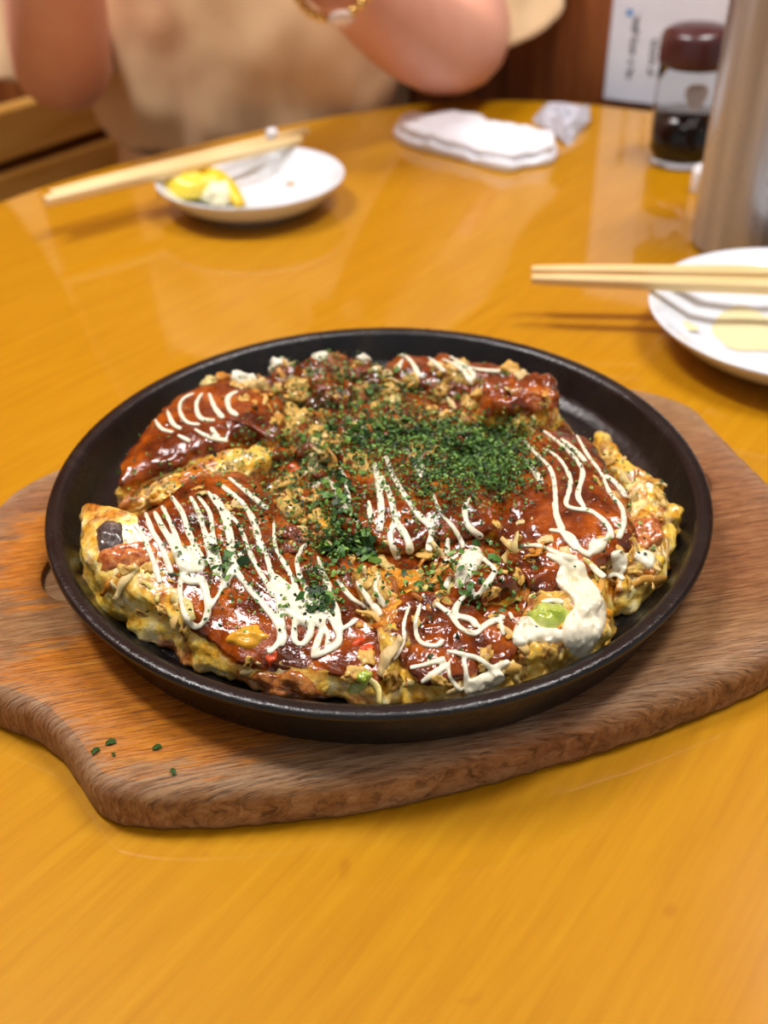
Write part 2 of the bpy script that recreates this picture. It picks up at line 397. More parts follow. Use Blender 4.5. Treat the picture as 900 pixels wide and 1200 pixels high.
# finger pockets on either side of the pan, cut into the wood
def cutter(x, y, rx, ry, rot):
    bm = bmesh.new(); bmesh.ops.create_cone(bm, cap_ends=True, segments=40, radius1=.8, radius2=1, depth=1)
    bmesh.ops.scale(bm, vec=(rx, ry, .02), verts=bm.verts); bmesh.ops.rotate(bm, matrix=Matrix.Rotation(rot, 3, 'Z'), verts=bm.verts)
    bmesh.ops.translate(bm, vec=(x, y, BT - .0032 + .01), verts=bm.verts)
    bmesh.ops.recalc_face_normals(bm, faces=bm.faces)
    me = bpy.data.meshes.new('cutter'); bm.to_mesh(me); bm.free()
    o = bpy.data.objects.new('cutter', me); C.objects.link(o); return o
cuts = [cutter(-.117, -.0305, .0185, .0225, .15), cutter(.1255, .022, .0215, .0225, .15)]
for c_ in cuts:
    b = plank.modifiers.new('pocket', 'BOOLEAN'); b.operation = 'DIFFERENCE'; b.object = c_; b.solver = 'EXACT'
bpy.context.view_layer.update()
me = bpy.data.meshes.new_from_object(plank.evaluated_get(bpy.context.evaluated_depsgraph_get()))
plank.modifiers.clear(); plank.data = me
for c_ in cuts: bpy.data.objects.remove(c_)

# ------------------------------------------------------------------ iron pan
pan = thing('iron_pan', 'round black cast-iron pan holding the cut savoury pancake', 'pan', (0, 0, 0))
RZ, FZ = .0425, .0265
lathe('pan_body', [(0, .0203), (.1205, .0203), (.1222, .0210), (.1232, .0235), (.1278, .0370), (.1285, .0388), (.1300, .0398), (.1306, .0412), (.1300, .0423), (.1285, .0427),
                   (.1262, .0426), (.1245, .0418), (.1235, .0400), (.1190, .0310), (.1165, .0282), (.1125, FZ)], 'iron', pan, 128)
lathe('cooking_surface', [(.1125, FZ), (.09, FZ - .0003), (.05, FZ - .0003), (0, FZ - .0003)], 'iron_floor', pan, 96)

# ------------------------------------------------------------------ okonomiyaki
okono = thing('okonomiyaki', 'savoury pancake cut in pieces with brown sauce, mayonnaise stripes and green seaweed', 'pancake', (0, 0, FZ))
OFF = Vector((0, 0, FZ))
pieces = []
def piece(name, near, far, h, slope=(0, 0), mat='food', sauce=.9, amp=1.0, z0=FZ + .0005, zn=.031, zf=.046, expo=2.6, seed=0, na=150, rings=34, top_noise=1.0, mask=None):
    """near/far: photo outline (pixels) along the floor side and the far side; h: height; slope: tilt of the top"""
    pts = [at(x, y, zn) for x, y in near] + [at(x, y, zf) for x, y in far]
    pts = [Vector((p.x, p.y, 0)) for p in pts]
    cur = catmull(pts, True, .0008)
    L = [0]
    for i in range(len(cur)): L.append(L[-1] + (cur[(i + 1) % len(cur)] - cur[i]).length)
    out, q = [], 0
    for i in range(na):
        s = L[-1] * i / na
        while L[q + 1] < s: q += 1
        a, b = cur[q], cur[(q + 1) % len(cur)]; out.append(a.lerp(b, (s - L[q]) / max(1e-9, L[q + 1] - L[q])))
    cen = sum(out, Vector()) / na
    v, sa, hfv = [], [], []
    for r in range(rings):
        u = (r / (rings - 1))
        th = u * PI / 2 if u < 1 else PI / 2
        rad = max(0.02, math.cos(th)) ** (2 / expo); hz = math.sin(th) ** (2 / expo)
        if r < 10: rad = 1 - .0 * r
        for i in range(na):
            d = out[i] - cen
            # vertical side first (10 rings), then the rounded top
            if r < 10:
                hz_ = r / 10 * .62; rd = 1 - .05 * (r / 10) ** 2
            else:
                w_ = (r - 10) / (rings - 11); th = w_ * PI / 2
                rd = .95 * max(.0, math.cos(th)) ** (.85) ; hz_ = .62 + .38 * math.sin(th) ** .62
            x, y = cen.x + d.x * rd, cen.y + d.y * rd
            hh = h + slope[0] * (x - cen.x) + slope[1] * (y - cen.y)
            hh = max(.006, hh)
            p = Vector((x, y, z0 + hh * hz_))
            sd = Vector((seed * 3.1, seed * 1.7, 0))
            n1, n2 = fbm(p + sd, 70, 3), fbm(p * 1.0 + sd * 2, 260, 2)
            side = 1.0 if r < 12 else max(.30, 1 - (r - 12) / 8)
            if r > 0 or True:
                dn = d.normalized() if d.length > 1e-6 else Vector((1, 0, 0))
                k = (n1 * .0042 + n2 * .0016) * amp * side * min(1, rd * 1.6)
                p += dn * k
                lift = (n1 * .0030 * (1 if r >= 10 else .3) * max(top_noise, .4) + n2 * .0012 * top_noise) * amp * hz_
                p.z += lift
            v.append(p)
            s_ = (hz_ - .50) / .30 if hh > .009 else (rd < .9) * 1.0
            s_ = max(0, min(1, s_ + .35 * fbm(p + sd, 120, 2)))
            if mask: s_ *= mask(p)
            sa.append(s_ * sauce); hfv.append(hz_)
    f = []
    for r in range(rings - 1):
        for i in range(na):
            j = (i + 1) % na; f.append((r * na + i, r * na + j, (r + 1) * na + j, (r + 1) * na + i))
    f.append(tuple((rings - 1) * na + i for i in range(na))); f.append(tuple(reversed(range(na))))
    me = bpy.data.meshes.new(name); me.from_pydata([tuple(p - OFF) for p in v], [], f); me.update()
    for nm, arr in (('sauce', sa), ('hf', hfv)):
        a = me.attributes.new(nm, 'FLOAT', 'POINT')
        a.data.foreach_set('value', arr)
    o = link(name, me, mat, okono)
    pieces.append(o); return o

# under layer that fills the gaps
piece('batter_base',
      [(118, 655), (128, 700), (165, 730), (215, 758), (270, 785), (340, 806), (440, 812), (500, 815), (560, 810), (610, 796), (650, 782), (695, 750), (708, 730), (738, 690), (762, 660), (775, 620)],
      [(762, 580), (725, 530), (688, 490), (645, 462), (598, 438), (520, 422), (440, 417), (372, 421), (314, 434), (264, 452), (208, 480), (165, 515), (150, 555), (142, 595), (130, 625)],
      .015, mat='food_mixed', sauce=.8, amp=1.2, na=260, rings=60, seed=9)
def left_cut(p):           # the cut end of the big wedge shows batter instead of sauce
    a, b = at(150, 606, .050), at(222, 742, .036)
    d = Vector((b.x - a.x, b.y - a.y)).normalized(); s = (p.x - a.x) * -d.y + (p.y - a.y) * d.x
    s += .003 * fbm(p, 150, 2)
    return max(0, min(1, .5 + s / .005))
piece('pancake_piece',      # big sauced wedge at the front left
      [(102, 642), (106, 692), (150, 730), (200, 757), (250, 777), (300, 800), (345, 812), (400, 812), (440, 820), (462, 806), (468, 770)],
      [(452, 722), (430, 690), (400, 652), (372, 632), (342, 602), (312, 575), (275, 560), (225, 570), (170, 596), (125, 612)],
      .0250, (-.02, .24), sauce=1.0, seed=1, na=220, rings=46, zf=.050, top_noise=.22, mask=left_cut)
piece('pancake_piece', [(136, 606), (232, 590), (300, 566), (335, 548)], [(332, 514), (300, 520), (235, 542), (160, 570), (136, 586)],
      .0195, mat='food_mixed', sauce=.45, amp=1.3, seed=21, zn=.038, zf=.044)
piece('pancake_piece', [(136, 586), (160, 582), (235, 556), (300, 532)], [(332, 512), (335, 475), (295, 442), (240, 452), (200, 472), (160, 505), (140, 545)],
      .024, (0, .05), sauce=.95, seed=2, top_noise=.30, zn=.036, zf=.046)
piece('pancake_piece', [(376, 615), (400, 650), (450, 665), (520, 662), (556, 655), (602, 632)], [(600, 598), (560, 552), (505, 512), (432, 518), (388, 545), (372, 585)],
      .026, (0, .06), sauce=1.0, seed=3, zn=.036, zf=.050, top_noise=.30)
piece('pancake_piece', [(600, 645), (622, 675), (662, 696), (702, 694), (738, 664)], [(748, 622), (734, 562), (692, 512), (640, 500), (600, 516), (588, 560), (586, 600)],
      .027, (0.0, .05), sauce=1.0, seed=4, zn=.036, zf=.050, top_noise=.30)
piece('pancake_piece', [(742, 700), (776, 682), (780, 650), (792, 618)], [(788, 598), (768, 566), (728, 524), (695, 497), (705, 535), (738, 585), (747, 640), (722, 682)],
      .017, (0, .02), 'food_mixed', .45, 1.3, seed=5, zn=.032, zf=.042)
piece('pancake_piece', [(458, 790), (470, 815), (505, 822), (560, 818), (605, 804), (622, 772)], [(606, 728), (545, 700), (482, 694), (456, 716)],
      .021, (0, .1), sauce=.85, seed=6, zn=.033, zf=.044)
piece('pancake_piece', [(602, 800), (645, 792), (692, 765), (714, 738)], [(716, 700), (700, 680), (655, 684), (610, 700), (600, 745)],
      .020, (0, .08), 'food_mixed', .5, 1.2, seed=7, zn=.033, zf=.044)
piece('pancake_piece', [(508, 692), (540, 722), (598, 712), (612, 690)], [(606, 672), (575, 642), (530, 648)],
      .025, (.1, .1), sauce=1.0, amp=.7, seed=8, zn=.040, zf=.048, top_noise=.3)
piece('pancake_piece', [(556, 488), (570, 508), (620, 508), (658, 496)], [(656, 462), (640, 444), (598, 452), (562, 466)],
      .032, (.1, .0), sauce=.62, amp=1.1, seed=10, zn=.042, zf=.054)
piece('pancake_piece', [(455, 450), (500, 468), (560, 474), (640, 462)], [(632, 446), (590, 430), (520, 416), (455, 418)],
      .022, sauce=.75, seed=11, zn=.040, zf=.046)
piece('pancake_piece', [(316, 466), (350, 488), (400, 490), (448, 468)], [(452, 426), (402, 414), (345, 420), (310, 436)],
      .021, mat='food_mixed', sauce=.75, amp=1.4, seed=12, zn=.040, zf=.046)
piece('pancake_piece', [(338, 545), (400, 550), (480, 535), (566, 530)], [(572, 500), (545, 476), (430, 470), (350, 486)],
      .021, mat='food_mixed', sauce=.85, amp=1.5, seed=13, zn=.042, zf=.046)
piece('pancake_piece', [(330, 610), (372, 640), (400, 655)], [(392, 590), (385, 555), (335, 545), (318, 575)],
      .017, mat='food_mixed', sauce=.85, amp=1.2, seed=14, zn=.040, zf=.044)
piece('pancake_piece', [(588, 660), (602, 690), (655, 706), (668, 690)], [(640, 640), (612, 605), (580, 600)],
      .022, mat='food', sauce=.8, amp=1.3, seed=15, zn=.040, zf=.046)
piece('pancake_piece', [(440, 760), (452, 800), (466, 790), (520, 725)], [(535, 690), (500, 670), (440, 668), (405, 665), (425, 700)],
      .019, mat='food_mixed', sauce=.5, amp=1.2, seed=16, zn=.036, zf=.042)

def make_bvh(objs):
    V, P = [], []
    for o in objs:
        b = len(V)
        V += [v.co + OFF for v in o.data.vertices]; P += [[b + i for i in p.vertices] for p in o.data.polygons]
    return BVHTree.FromPolygons(V, P)
bvh = make_bvh(pieces)
def hit(px, py):
    d = ray(px, py).normalized(); loc, nr, i, dist = bvh.ray_cast(CAM, d)
    if loc is None: return None
    return loc, (nr if nr.dot(d) < 0 else -nr)
def down(x, y):
    loc, nr, i, dist = bvh.ray_cast(Vector((x, y, .2)), Vector((0, 0, -1)))
    return (None, None) if loc is None else (loc, nr if nr.z > 0 else -nr)

# batter crumbs and cabbage shreds sitting in the gaps and on the rims
def crumb_mesh(seed, rough=.6, sa=.35):
    bm = bmesh.new(); bmesh.ops.create_icosphere(bm, subdivisions=3, radius=1)
    for v in bm.verts: v.co *= 1 + rough * fbm(v.co + Vector((seed * 5, 0, 0)), 1.3, 4) + .12 * fbm(v.co, 4, 2)
    me = bpy.data.meshes.new('crumb'); bm.to_mesh(me); bm.free()
    a = me.attributes.new('sauce', 'FLOAT', 'POINT'); b = me.attributes.new('hf', 'FLOAT', 'POINT')
    for i, v in enumerate(me.vertices):
        a.data[i].value = max(0, min(1, sa + .6 * fbm(v.co + Vector((seed, 3, 0)), 1.1, 2))); b.data[i].value = .5
    for p in me.polygons: p.use_smooth = True
    me.materials.append(M['food_mixed']); return me
def shred_mesh(seed, mat):
    rnd = random.Random(seed); L, W = 1.0, rnd.uniform(.16, .45); n = 9; v, f = [], []
    cu, tw = rnd.uniform(-1.6, 1.6), rnd.uniform(-1.2, 1.2); p = Vector((-.5, 0, 0)); a = -cu / 2
    for i in range(n):
        s = i / (n - 1); wv = W * (.55 + .45 * math.sin(PI * min(1, s * 1.1 + .1))); tt = tw * (s - .5)
        side = Vector((-math.sin(a) * math.cos(tt), math.cos(a) * math.cos(tt), math.sin(tt))); th = .05
        nrm = Vector((math.sin(a) * math.sin(tt), -math.cos(a) * math.sin(tt), math.cos(tt)))
        wob = nrm * (.06 * math.sin(s * 9 + seed))
        for q, e in ((-1, 1), (0, 1.5), (1, 1), (1, -1), (0, -.6), (-1, -1)): v.append(p + wob + side * (wv / 2 * q) + nrm * (th / 2 * e))
        p = p + Vector((math.cos(a), math.sin(a), 0)) * (L / (n - 1)); a += cu / (n - 1)
    for i in range(n - 1):
        for q in range(6):
            r = (q + 1) % 6; f.append((i * 6 + q, i * 6 + r, (i + 1) * 6 + r, (i + 1) * 6 + q))
    f += [tuple(range(5, -1, -1)), tuple(range((n - 1) * 6, n * 6))]
    me = bpy.data.meshes.new('shred'); me.from_pydata([tuple(x) for x in v], [], f); me.update()
    for q in me.polygons: q.use_smooth = True
    me.materials.append(M[mat]); return me
crumbs = [crumb_mesh(i) for i in range(6)]
lumps = [crumb_mesh(i + 50, .7, sh) for i, sh in enumerate((.35, .1, .7, .75, .4, .2))]
shreds = [shred_mesh(i, 'cabbage') for i in range(6)] + [shred_mesh(i + 9, 'cabbage') for i in range(5)]
def put(name, me, loc, nr, size, spin, sink=.3, tilt=0.0, parent=okono):
    o = bpy.data.objects.new(name, me); C.objects.link(o); o.parent = parent
    q = nr.to_track_quat('Z', 'Y').to_matrix() @ Matrix.Rotation(spin, 3, 'Z') @ Matrix.Rotation(tilt, 3, 'Y')
    s = Matrix.Diagonal(Vector(size))
    mt = (q @ s).to_4x4(); mt.translation = loc - nr * (size[2] * sink) - OFF
    o.matrix_local = mt; return o
rnd = random.Random(3)
def scatter(cnt, kind, regions):
    for _ in range(cnt):
        x0, y0, x1, y1 = rnd.choice(regions)
        h_ = hit(rnd.uniform(x0, x1), rnd.uniform(y0, y1))
        if not h_: continue
        loc, nr = h_
        if kind == 'crumb':
            s = rnd.uniform(.0018, .0044); put('batter_crumb', rnd.choice(crumbs), loc, nr, (s, s * rnd.uniform(.5, .9), s * .5), rnd.uniform(0, 6.28), .35)
        else:
            s = rnd.uniform(.006, .015); put('cabbage_shred', rnd.choice(shreds), loc, nr, (s, s, s), rnd.uniform(0, 6.28), .01, rnd.uniform(-.25, .25))
MIX = [(320, 420, 450, 540), (320, 420, 450, 540), (330, 540, 380, 640), (440, 430, 560, 500), (680, 500, 780, 690), (720, 560, 790, 690), (430, 680, 520, 730), (440, 640, 540, 700), (570, 610, 650, 700)]
RIM = [(140, 570, 300, 605), (110, 650, 230, 750), (230, 750, 470, 815), (260, 425, 340, 470), (560, 720, 700, 800), (460, 780, 620, 822), (650, 660, 780, 720), (400, 650, 460, 800), (600, 430, 680, 500)]
scatter(90, 'crumb', MIX + RIM)
scatter(210, 'shred', MIX + MIX + RIM)
for _ in range(46):
    h_ = hit(rnd.uniform(325, 560), rnd.uniform(425, 545)) if rnd.random() < .7 else hit(rnd.uniform(330, 400), rnd.uniform(540, 650))
    if h_:
        s = rnd.uniform(.0032, .0066); put('filling_lump', rnd.choice(lumps), h_[0], h_[1], (s, s * rnd.uniform(.6, .95), s * .6), rnd.uniform(0, 6.28), .15)
# cream lumps along the back left rim
for px, py, s in ((272, 440, .0062), (287, 452, .0050), (298, 446, .0068), (306, 460, .005), (262, 452, .004), (248, 455, .004), (375, 414, .006), (362, 420, .0045), (392, 418, .0048), (425, 420, .004), (600, 440, .005), (612, 446, .004), (325, 428, .005)):
    p = at(px, py, .046); l, nr = down(p.x, p.y)
    if l is None: l, nr = Vector((p.x, p.y, .040)), Vector((0, 0, 1))
    o = put('cabbage_lump', crumbs[px % 6].copy(), l, nr, (s, s * .8, s * .8), px, .0); o.data.materials.clear(); o.data.materials.append(M['egg_white' if px % 2 else 'cabbage'])
# recognisable pieces of filling
def patch_piece(name, px, py, sx, sy, sz, spin, mat, seed=0, sink=.2, rough=.25):
    """a slice of filling that hugs the surface below it"""
    h_ = hit(px, py)
    if not h_: return
    loc, nr = h_; nr = (nr + Vector((0, -.2, .3))).normalized()
    q = nr.to_track_quat('Z', 'Y').to_matrix() @ Matrix.Rotation(spin, 3, 'Z')
    v, f = [], []; na, nb = 26, 8
    for r in range(nb, -1, -1):
        for i in range(na):
            a = 2 * PI * i / na; k = 1 + rough * 1.4 * fbm(Vector((math.cos(a), math.sin(a), seed * 3.3)), 1.5, 3)
            rr = r / nb; off = q @ Vector((sx * rr * k * math.cos(a), sy * rr * k * math.sin(a), 0))
            o_ = loc + off + nr * .006
            g_, n_, _, ds = bvh.ray_cast(o_, -nr)
            if g_ is None or ds > .014: g_ = loc + off - nr * .002
            v.append(g_ + nr * (sz * (max(0, 1 - rr ** 3)) * (.75 + .5 * fbm(g_, 350, 2)) + .0001 - (.0012 if r == nb else 0)) - OFF)
    for r in range(nb):
        for i in range(na): j = (i + 1) % na; f.append((r * na + i, r * na + j, (r + 1) * na + j, (r + 1) * na + i))
    f.append(tuple(nb * na + i for i in range(na)))
    return from_vf(name, v, f, mat, okono)
patch_piece('cabbage_core', 640, 722, .0085, .0062, .004, .6, 'cabbage_green', 1)
patch_piece('onion_slice', 745, 585, .0055, .0120, .0028, .5, 'cabbage', 2)
patch_piece('pork_slice', 762, 622, .0085, .0050, .003, .2, 'bacon', 3)
patch_piece('omelette_bit', 383, 612, .0055, .004, .003, .2, 'omelette', 4)
patch_piece('onion_slice', 468, 680, .0085, .0065, .0035, .3, 'cabbage', 5)
patch_piece('pork_slice', 150, 650, .0115, .0070, .0030, .3, 'bacon', 6)
patch_piece('fish_skin', 128, 628, .0055, .0075, .003, .2, 'bacon_dark', 7)
patch_piece('egg_white_bit', 160, 634, .0048, .0032, .002, .1, 'egg_white', 11)
patch_piece('leek_slice', 290, 745, .0075, .0045, .0022, .2, 'omelette', 9)
patch_piece('leek_slice', 425, 795, .004, .003, .002, .2, 'cabbage_green', 10)
patch_piece('crisp_edge', 338, 806, .013, .006, .0035, .1, 'crust', 12, .1)
for px, py in ((348, 551), (344, 548), (430, 760), (420, 752), (318, 770), (560, 655)):
    patch_piece('pickled_ginger', px, py, .0028, .0016, .0012, px * .3, 'ginger', px % 9)
bpy.context.view_layer.update()
def make_bvh2():
    V_, P_ = [], []
    for o in okono.children:
        mw = o.matrix_world if o.parent is None else Matrix.Translation(OFF) @ o.matrix_local; b = len(V_)
        V_ += [mw @ v.co for v in o.data.vertices]; P_ += [[b + i for i in p.vertices] for p in o.data.polygons]
    return BVHTree.FromPolygons(V_, P_)
bvh = make_bvh2()

# mayonnaise, drawn as the strands lie on the food
clus = []
def strand(pts, r=3.6):
    P = catmull([(x, y, 0) for x, y in pts], False, 2.2)
    segs, cur = [], []
    for p in P:
        h_ = hit(p.x, p.y)
        if h_ is None or (cur and (h_[0] - cur[-1][0]).length > .0075):
            if len(cur) > 3: segs.append(cur)
            cur = []
            if h_ is None: continue
        cur.append(h_)
    if len(cur) > 3: segs.append(cur)
    for sg in segs:
        loc = [x[0] for x in sg]; nr = [x[1] for x in sg]; n = len(sg)
        for _ in range(3):
            loc = [loc[0]] + [(loc[i - 1] + loc[i] * 2 + loc[i + 1]) / 4 for i in range(1, n - 1)] + [loc[-1]]
            nr = [nr[0]] + [((nr[i - 1] + nr[i] + nr[i + 1])).normalized() for i in range(1, n - 1)] + [nr[-1]]
        nr = [(a + Vector((0, 0, .5))).normalized() for a in nr]
        rad = []
        for i in range(n):
            dist = (loc[i] - CAM).length; e = min(i, n - 1 - i); s = i / (n - 1)
            rad.append(r * dist / F_PX * (.78 + .42 * s) * (1 + .25 * noise.noise(loc[i] * 260)) * (1, .96, .88, .7)[3 - min(3, e)])
        loc = [loc[i] + nr[i] * rad[i] * .22 for i in range(n)]
        o = tube('m', [l - OFF for l in loc], rad, 'mayo', None, 10, nr, .62); clus.append(o)
def inside(x, y, poly):
    c_ = False; n = len(poly)
    for i in range(n):
        (x1, y1), (x2, y2) = poly[i], poly[i - 1]
        if (y1 > y) != (y2 > y) and x < (x2 - x1) * (y - y1) / (y2 - y1) + x1: c_ = not c_
    return c_
def sheet(poly, thick):
    """a pool of mayonnaise lying on the food inside an outline"""
    P = [(p.x, p.y) for p in catmull([(x, y, 0) for x, y in poly], True, 3)]
    cx, cy = sum(p[0] for p in P) / len(P), sum(p[1] for p in P) / len(P)
    n = len(P); nb = 10; v, f = [], []; bot = []
    for k in range(nb, -1, -1):
        s = k / nb
        for x, y in P:
            h_ = hit(cx + (x - cx) * s, cy + (y - cy) * s)
            if h_ is None: h_ = (at(x, y, FZ + .004), Vector((0, 0, 1)))
            nr = (h_[1] + Vector((0, 0, .8))).normalized(); t_ = thick * (max(0, 1 - s ** 4) ** .5) * (1 + .4 * fbm(h_[0], 200, 2))
            v.append(h_[0] + nr * (t_ + .0001)); bot.append(h_[0] - nr * .0012)
    for k in range(nb):
        for i in range(n): j = (i + 1) % n; f.append((k * n + i, k * n + j, (k + 1) * n + j, (k + 1) * n + i))
    b0 = len(v)
    for k in range(nb):
        for i in range(n): j = (i + 1) % n; f.append(tuple(b0 + q for q in reversed((k * n + i, k * n + j, (k + 1) * n + j, (k + 1) * n + i))))
    for i in range(n): j = (i + 1) % n; f.append((i, b0 + i, b0 + j, j))
    v += bot
    clus.append(from_vf('m', [p - OFF for p in v], f, 'mayo', None))
def fuse(name):
    """melt the strands of one piece together"""
    V_, F_ = [], []
    for o in clus:
        b = len(V_); V_ += [tuple(x.co) for x in o.data.vertices]; F_ += [tuple(b + i for i in p.vertices) for p in o.data.polygons]
        d_ = o.data; bpy.data.objects.remove(o); bpy.data.meshes.remove(d_)
    clus.clear()
    o = from_vf(name, V_, F_, 'mayo', okono)
    r_ = o.modifiers.new('r', 'REMESH'); r_.mode = 'VOXEL'; r_.voxel_size = .00042; r_.use_smooth_shade = True
    m_ = o.modifiers.new('s', 'SMOOTH'); m_.factor = .5; m_.iterations = 4
    bpy.context.view_layer.update()
    me = bpy.data.meshes.new_from_object(o.evaluated_get(bpy.context.evaluated_depsgraph_get()))
    o.modifiers.clear(); o.data = me; me.materials.clear(); me.materials.append(M['mayo'])
    for p in me.polygons: p.use_smooth = True
    print('mayo', len(me.polygons))
S = [
 # big front-left wedge
 [(157, 613), (168, 629), (179, 656), (188, 684)], [(170, 600), (179, 624), (190, 642), (201, 673)], [(181, 600), (190, 618), (203, 640), (214, 667)],
 [(190, 593), (201, 616), (210, 638), (221, 664)], [(201, 582), (214, 602), (221, 624), (232, 647), (241, 664)], [(223, 582), (234, 604), (241, 629), (248, 656), (254, 673)],
 [(232, 582), (246, 602), (250, 629), (256, 656), (258, 676)], [(243, 576), (259, 600), (268, 629), (272, 656), (270, 673), (262, 690)],
 [(250, 580), (263, 598), (272, 633), (274, 660), (283, 679), (304, 704), (323, 728), (329, 750), (314, 766)], [(259, 569), (283, 589), (297, 611), (303, 633), (310, 649)],
 [(263, 596), (281, 618), (294, 651), (310, 680), (322, 700)], [(268, 560), (290, 578), (314, 598)], [(321, 611), (323, 642), (337, 667), (348, 691)],
 [(359, 636), (348, 656), (354, 682), (373, 707), (392, 732), (398, 750), (385, 763), (364, 769)],
 [(214, 668), (211, 690), (216, 718), (230, 735), (243, 722), (242, 697), (236, 678)], [(264, 679), (257, 696), (246, 712), (240, 724)], [(312, 650), (317, 669), (326, 700), (332, 747), (328, 757)],
 [(336, 691), (345, 722), (345, 750), (354, 756), (364, 741), (362, 716), (352, 694)], [(354, 694), (374, 716), (378, 735), (367, 766)], [(379, 679), (395, 716), (398, 753)], [(398, 738), (406, 735), (417, 727)],
 [(366, 712), (384, 742), (382, 760)], [(395, 679), (410, 700), (429, 713)], [(372, 652), (379, 672), (388, 690)],
 # back-left wedge
 [(180, 488), (189, 503), (203, 507)], [(196, 481), (203, 498), (213, 503)], [(228, 461), (213, 469), (211, 483), (220, 496), (235, 498)], [(237, 461), (230, 474), (235, 491), (252, 493)],
 [(245, 461), (252, 479), (262, 491)], [(279, 459), (267, 466), (269, 481), (279, 488)], [(228, 503), (245, 513), (267, 517)], [(247, 501), (255, 513)], [(208, 510), (223, 518)],
 # centre
 [(366, 572), (383, 562), (395, 578), (403, 601)], [(398, 549), (406, 566), (408, 598)], [(432, 587), (435, 613)], [(439, 543), (444, 572), (447, 601), (444, 624)],
 [(447, 558), (458, 584), (464, 610), (478, 633), (480, 650)], [(464, 607), (457, 630), (467, 656)], [(452, 535), (461, 558), (476, 584), (490, 604), (505, 621), (502, 647)],
 [(476, 526), (487, 543), (494, 561)], [(490, 525), (496, 555)], [(502, 601), (509, 618)], [(507, 578), (516, 601), (533, 621), (542, 644), (525, 659)], [(554, 584), (545, 592), (548, 616), (565, 630)],
 [(557, 644), (574, 662), (580, 670), (562, 696), (553, 700)], [(562, 639), (545, 665), (536, 685)], [(525, 630), (524, 645), (522, 662)], [(545, 645), (556, 655), (552, 670)], [(528, 673), (522, 691)],
 # front middle
 [(480, 710), (473, 733), (473, 753), (460, 773)], [(493, 707), (487, 733), (493, 753), (513, 757), (519, 749)], [(510, 707), (527, 720), (540, 737), (557, 743), (570, 733), (590, 723)],
 [(480, 783), (503, 778), (522, 772)], [(493, 800), (513, 787), (524, 780)], [(523, 763), (543, 767), (563, 773), (577, 783), (597, 775)], [(527, 773), (527, 793), (540, 810)], [(543, 770), (547, 793), (547, 812)],
 [(556, 690), (540, 703), (533, 720), (553, 727), (558, 736)], [(597, 717), (603, 733)], [(586, 725), (590, 745)], [(445, 672), (440, 690), (452, 712)], [(418, 682), (432, 702), (447, 722)],
 # right wedge
 [(616, 539), (629, 557), (635, 568)], [(613, 515), (627, 531), (643, 547), (649, 563), (651, 587), (653, 608), (661, 621)],
 [(637, 525), (656, 539), (668, 560), (667, 576), (663, 592), (675, 597), (693, 600), (712, 616), (717, 632)], [(635, 504), (656, 520), (675, 539), (683, 555), (677, 581), (685, 595)],
 [(675, 509), (688, 533), (704, 555), (715, 579), (728, 595), (731, 613), (724, 632)], [(709, 557), (725, 571), (733, 584)], [(715, 624), (706, 636), (693, 643)],
 [(613, 640), (632, 640), (651, 648), (677, 656)], [(643, 621), (667, 627), (680, 645), (693, 651)], [(648, 589), (656, 619), (675, 645)], [(691, 661), (709, 677), (720, 672), (731, 680)], [(657, 514), (676, 530), (686, 542)],
 # back
 [(457, 412), (479, 421), (492, 443)], [(472, 421), (466, 434)], [(496, 414), (508, 424), (522, 436)], [(518, 421), (540, 432), (553, 451)], [(527, 418), (553, 432), (587, 436)], [(427, 419), (438, 425), (440, 436)], [(545, 430), (556, 440), (548, 448)],
]
random.seed(11)
SH = [([(203, 645), (222, 640), (232, 655), (240, 668), (222, 672), (210, 668)], .0012), ([(322, 672), (345, 690), (360, 705), (375, 725), (360, 735), (345, 728), (330, 715), (322, 695)], .0014),
      ([(663, 658), (683, 658), (690, 675), (703, 692), (711, 715), (708, 738), (698, 756), (684, 772), (666, 764), (658, 745), (662, 725), (672, 712), (668, 700), (655, 688), (652, 674)], .0020),
      ([(606, 728), (620, 722), (635, 735), (655, 737), (664, 748), (645, 754), (625, 752), (612, 758), (600, 752)], .0018),
      ([(540, 652), (560, 640), (566, 655), (556, 672), (545, 685), (536, 690), (532, 678)], .0013), ([(545, 800), (560, 792), (580, 782), (592, 793), (585, 803), (560, 815), (545, 815)], .0016),
      ([(716, 648), (730, 645), (736, 660), (728, 676), (718, 668)], .0016), ([(742, 652), (756, 645), (768, 655), (762, 668), (750, 660)], .0014), ([(690, 636), (712, 630), (708, 644), (694, 650)], .0012)]
groups = {}
def zone(p):
    x = sum(a for a, b in p) / len(p); y = sum(b for a, b in p) / len(p)
    if y < 460 and x > 400: return 'back'
    if x < 300 and y < 530: return 'left'
    if x < 440 and y > 555 and not (x > 360 and y < 640): return 'front'
    if x > 600: return 'right'
    return 'mid' if y < 632 else 'low'
for s_ in S: groups.setdefault(zone(s_), []).append((0, s_, random.uniform(3.2, 4.5)))
for p_, t_ in SH: groups.setdefault(zone(p_), []).append((1, p_, t_))
for p_, r_ in (([(258, 682), (268, 676), (276, 664)], 6), ([(212, 672), (222, 682), (240, 680)], 6), ([(268, 640), (272, 655), (276, 668)], 6), ([(345, 690), (360, 712), (378, 735)], 6), ([(640, 650), (652, 656), (664, 664)], 6), ([(634, 706), (648, 704), (660, 706)], 4)):
    groups.setdefault(zone(p_), []).append((0, p_, r_))
for k_, g_ in groups.items():
    for typ, p_, r_ in g_:
        if typ: sheet(p_, r_)
        else: strand(p_, r_ * (.85 if k_ in ('back', 'left') else 1))
    fuse('mayonnaise_drizzle')

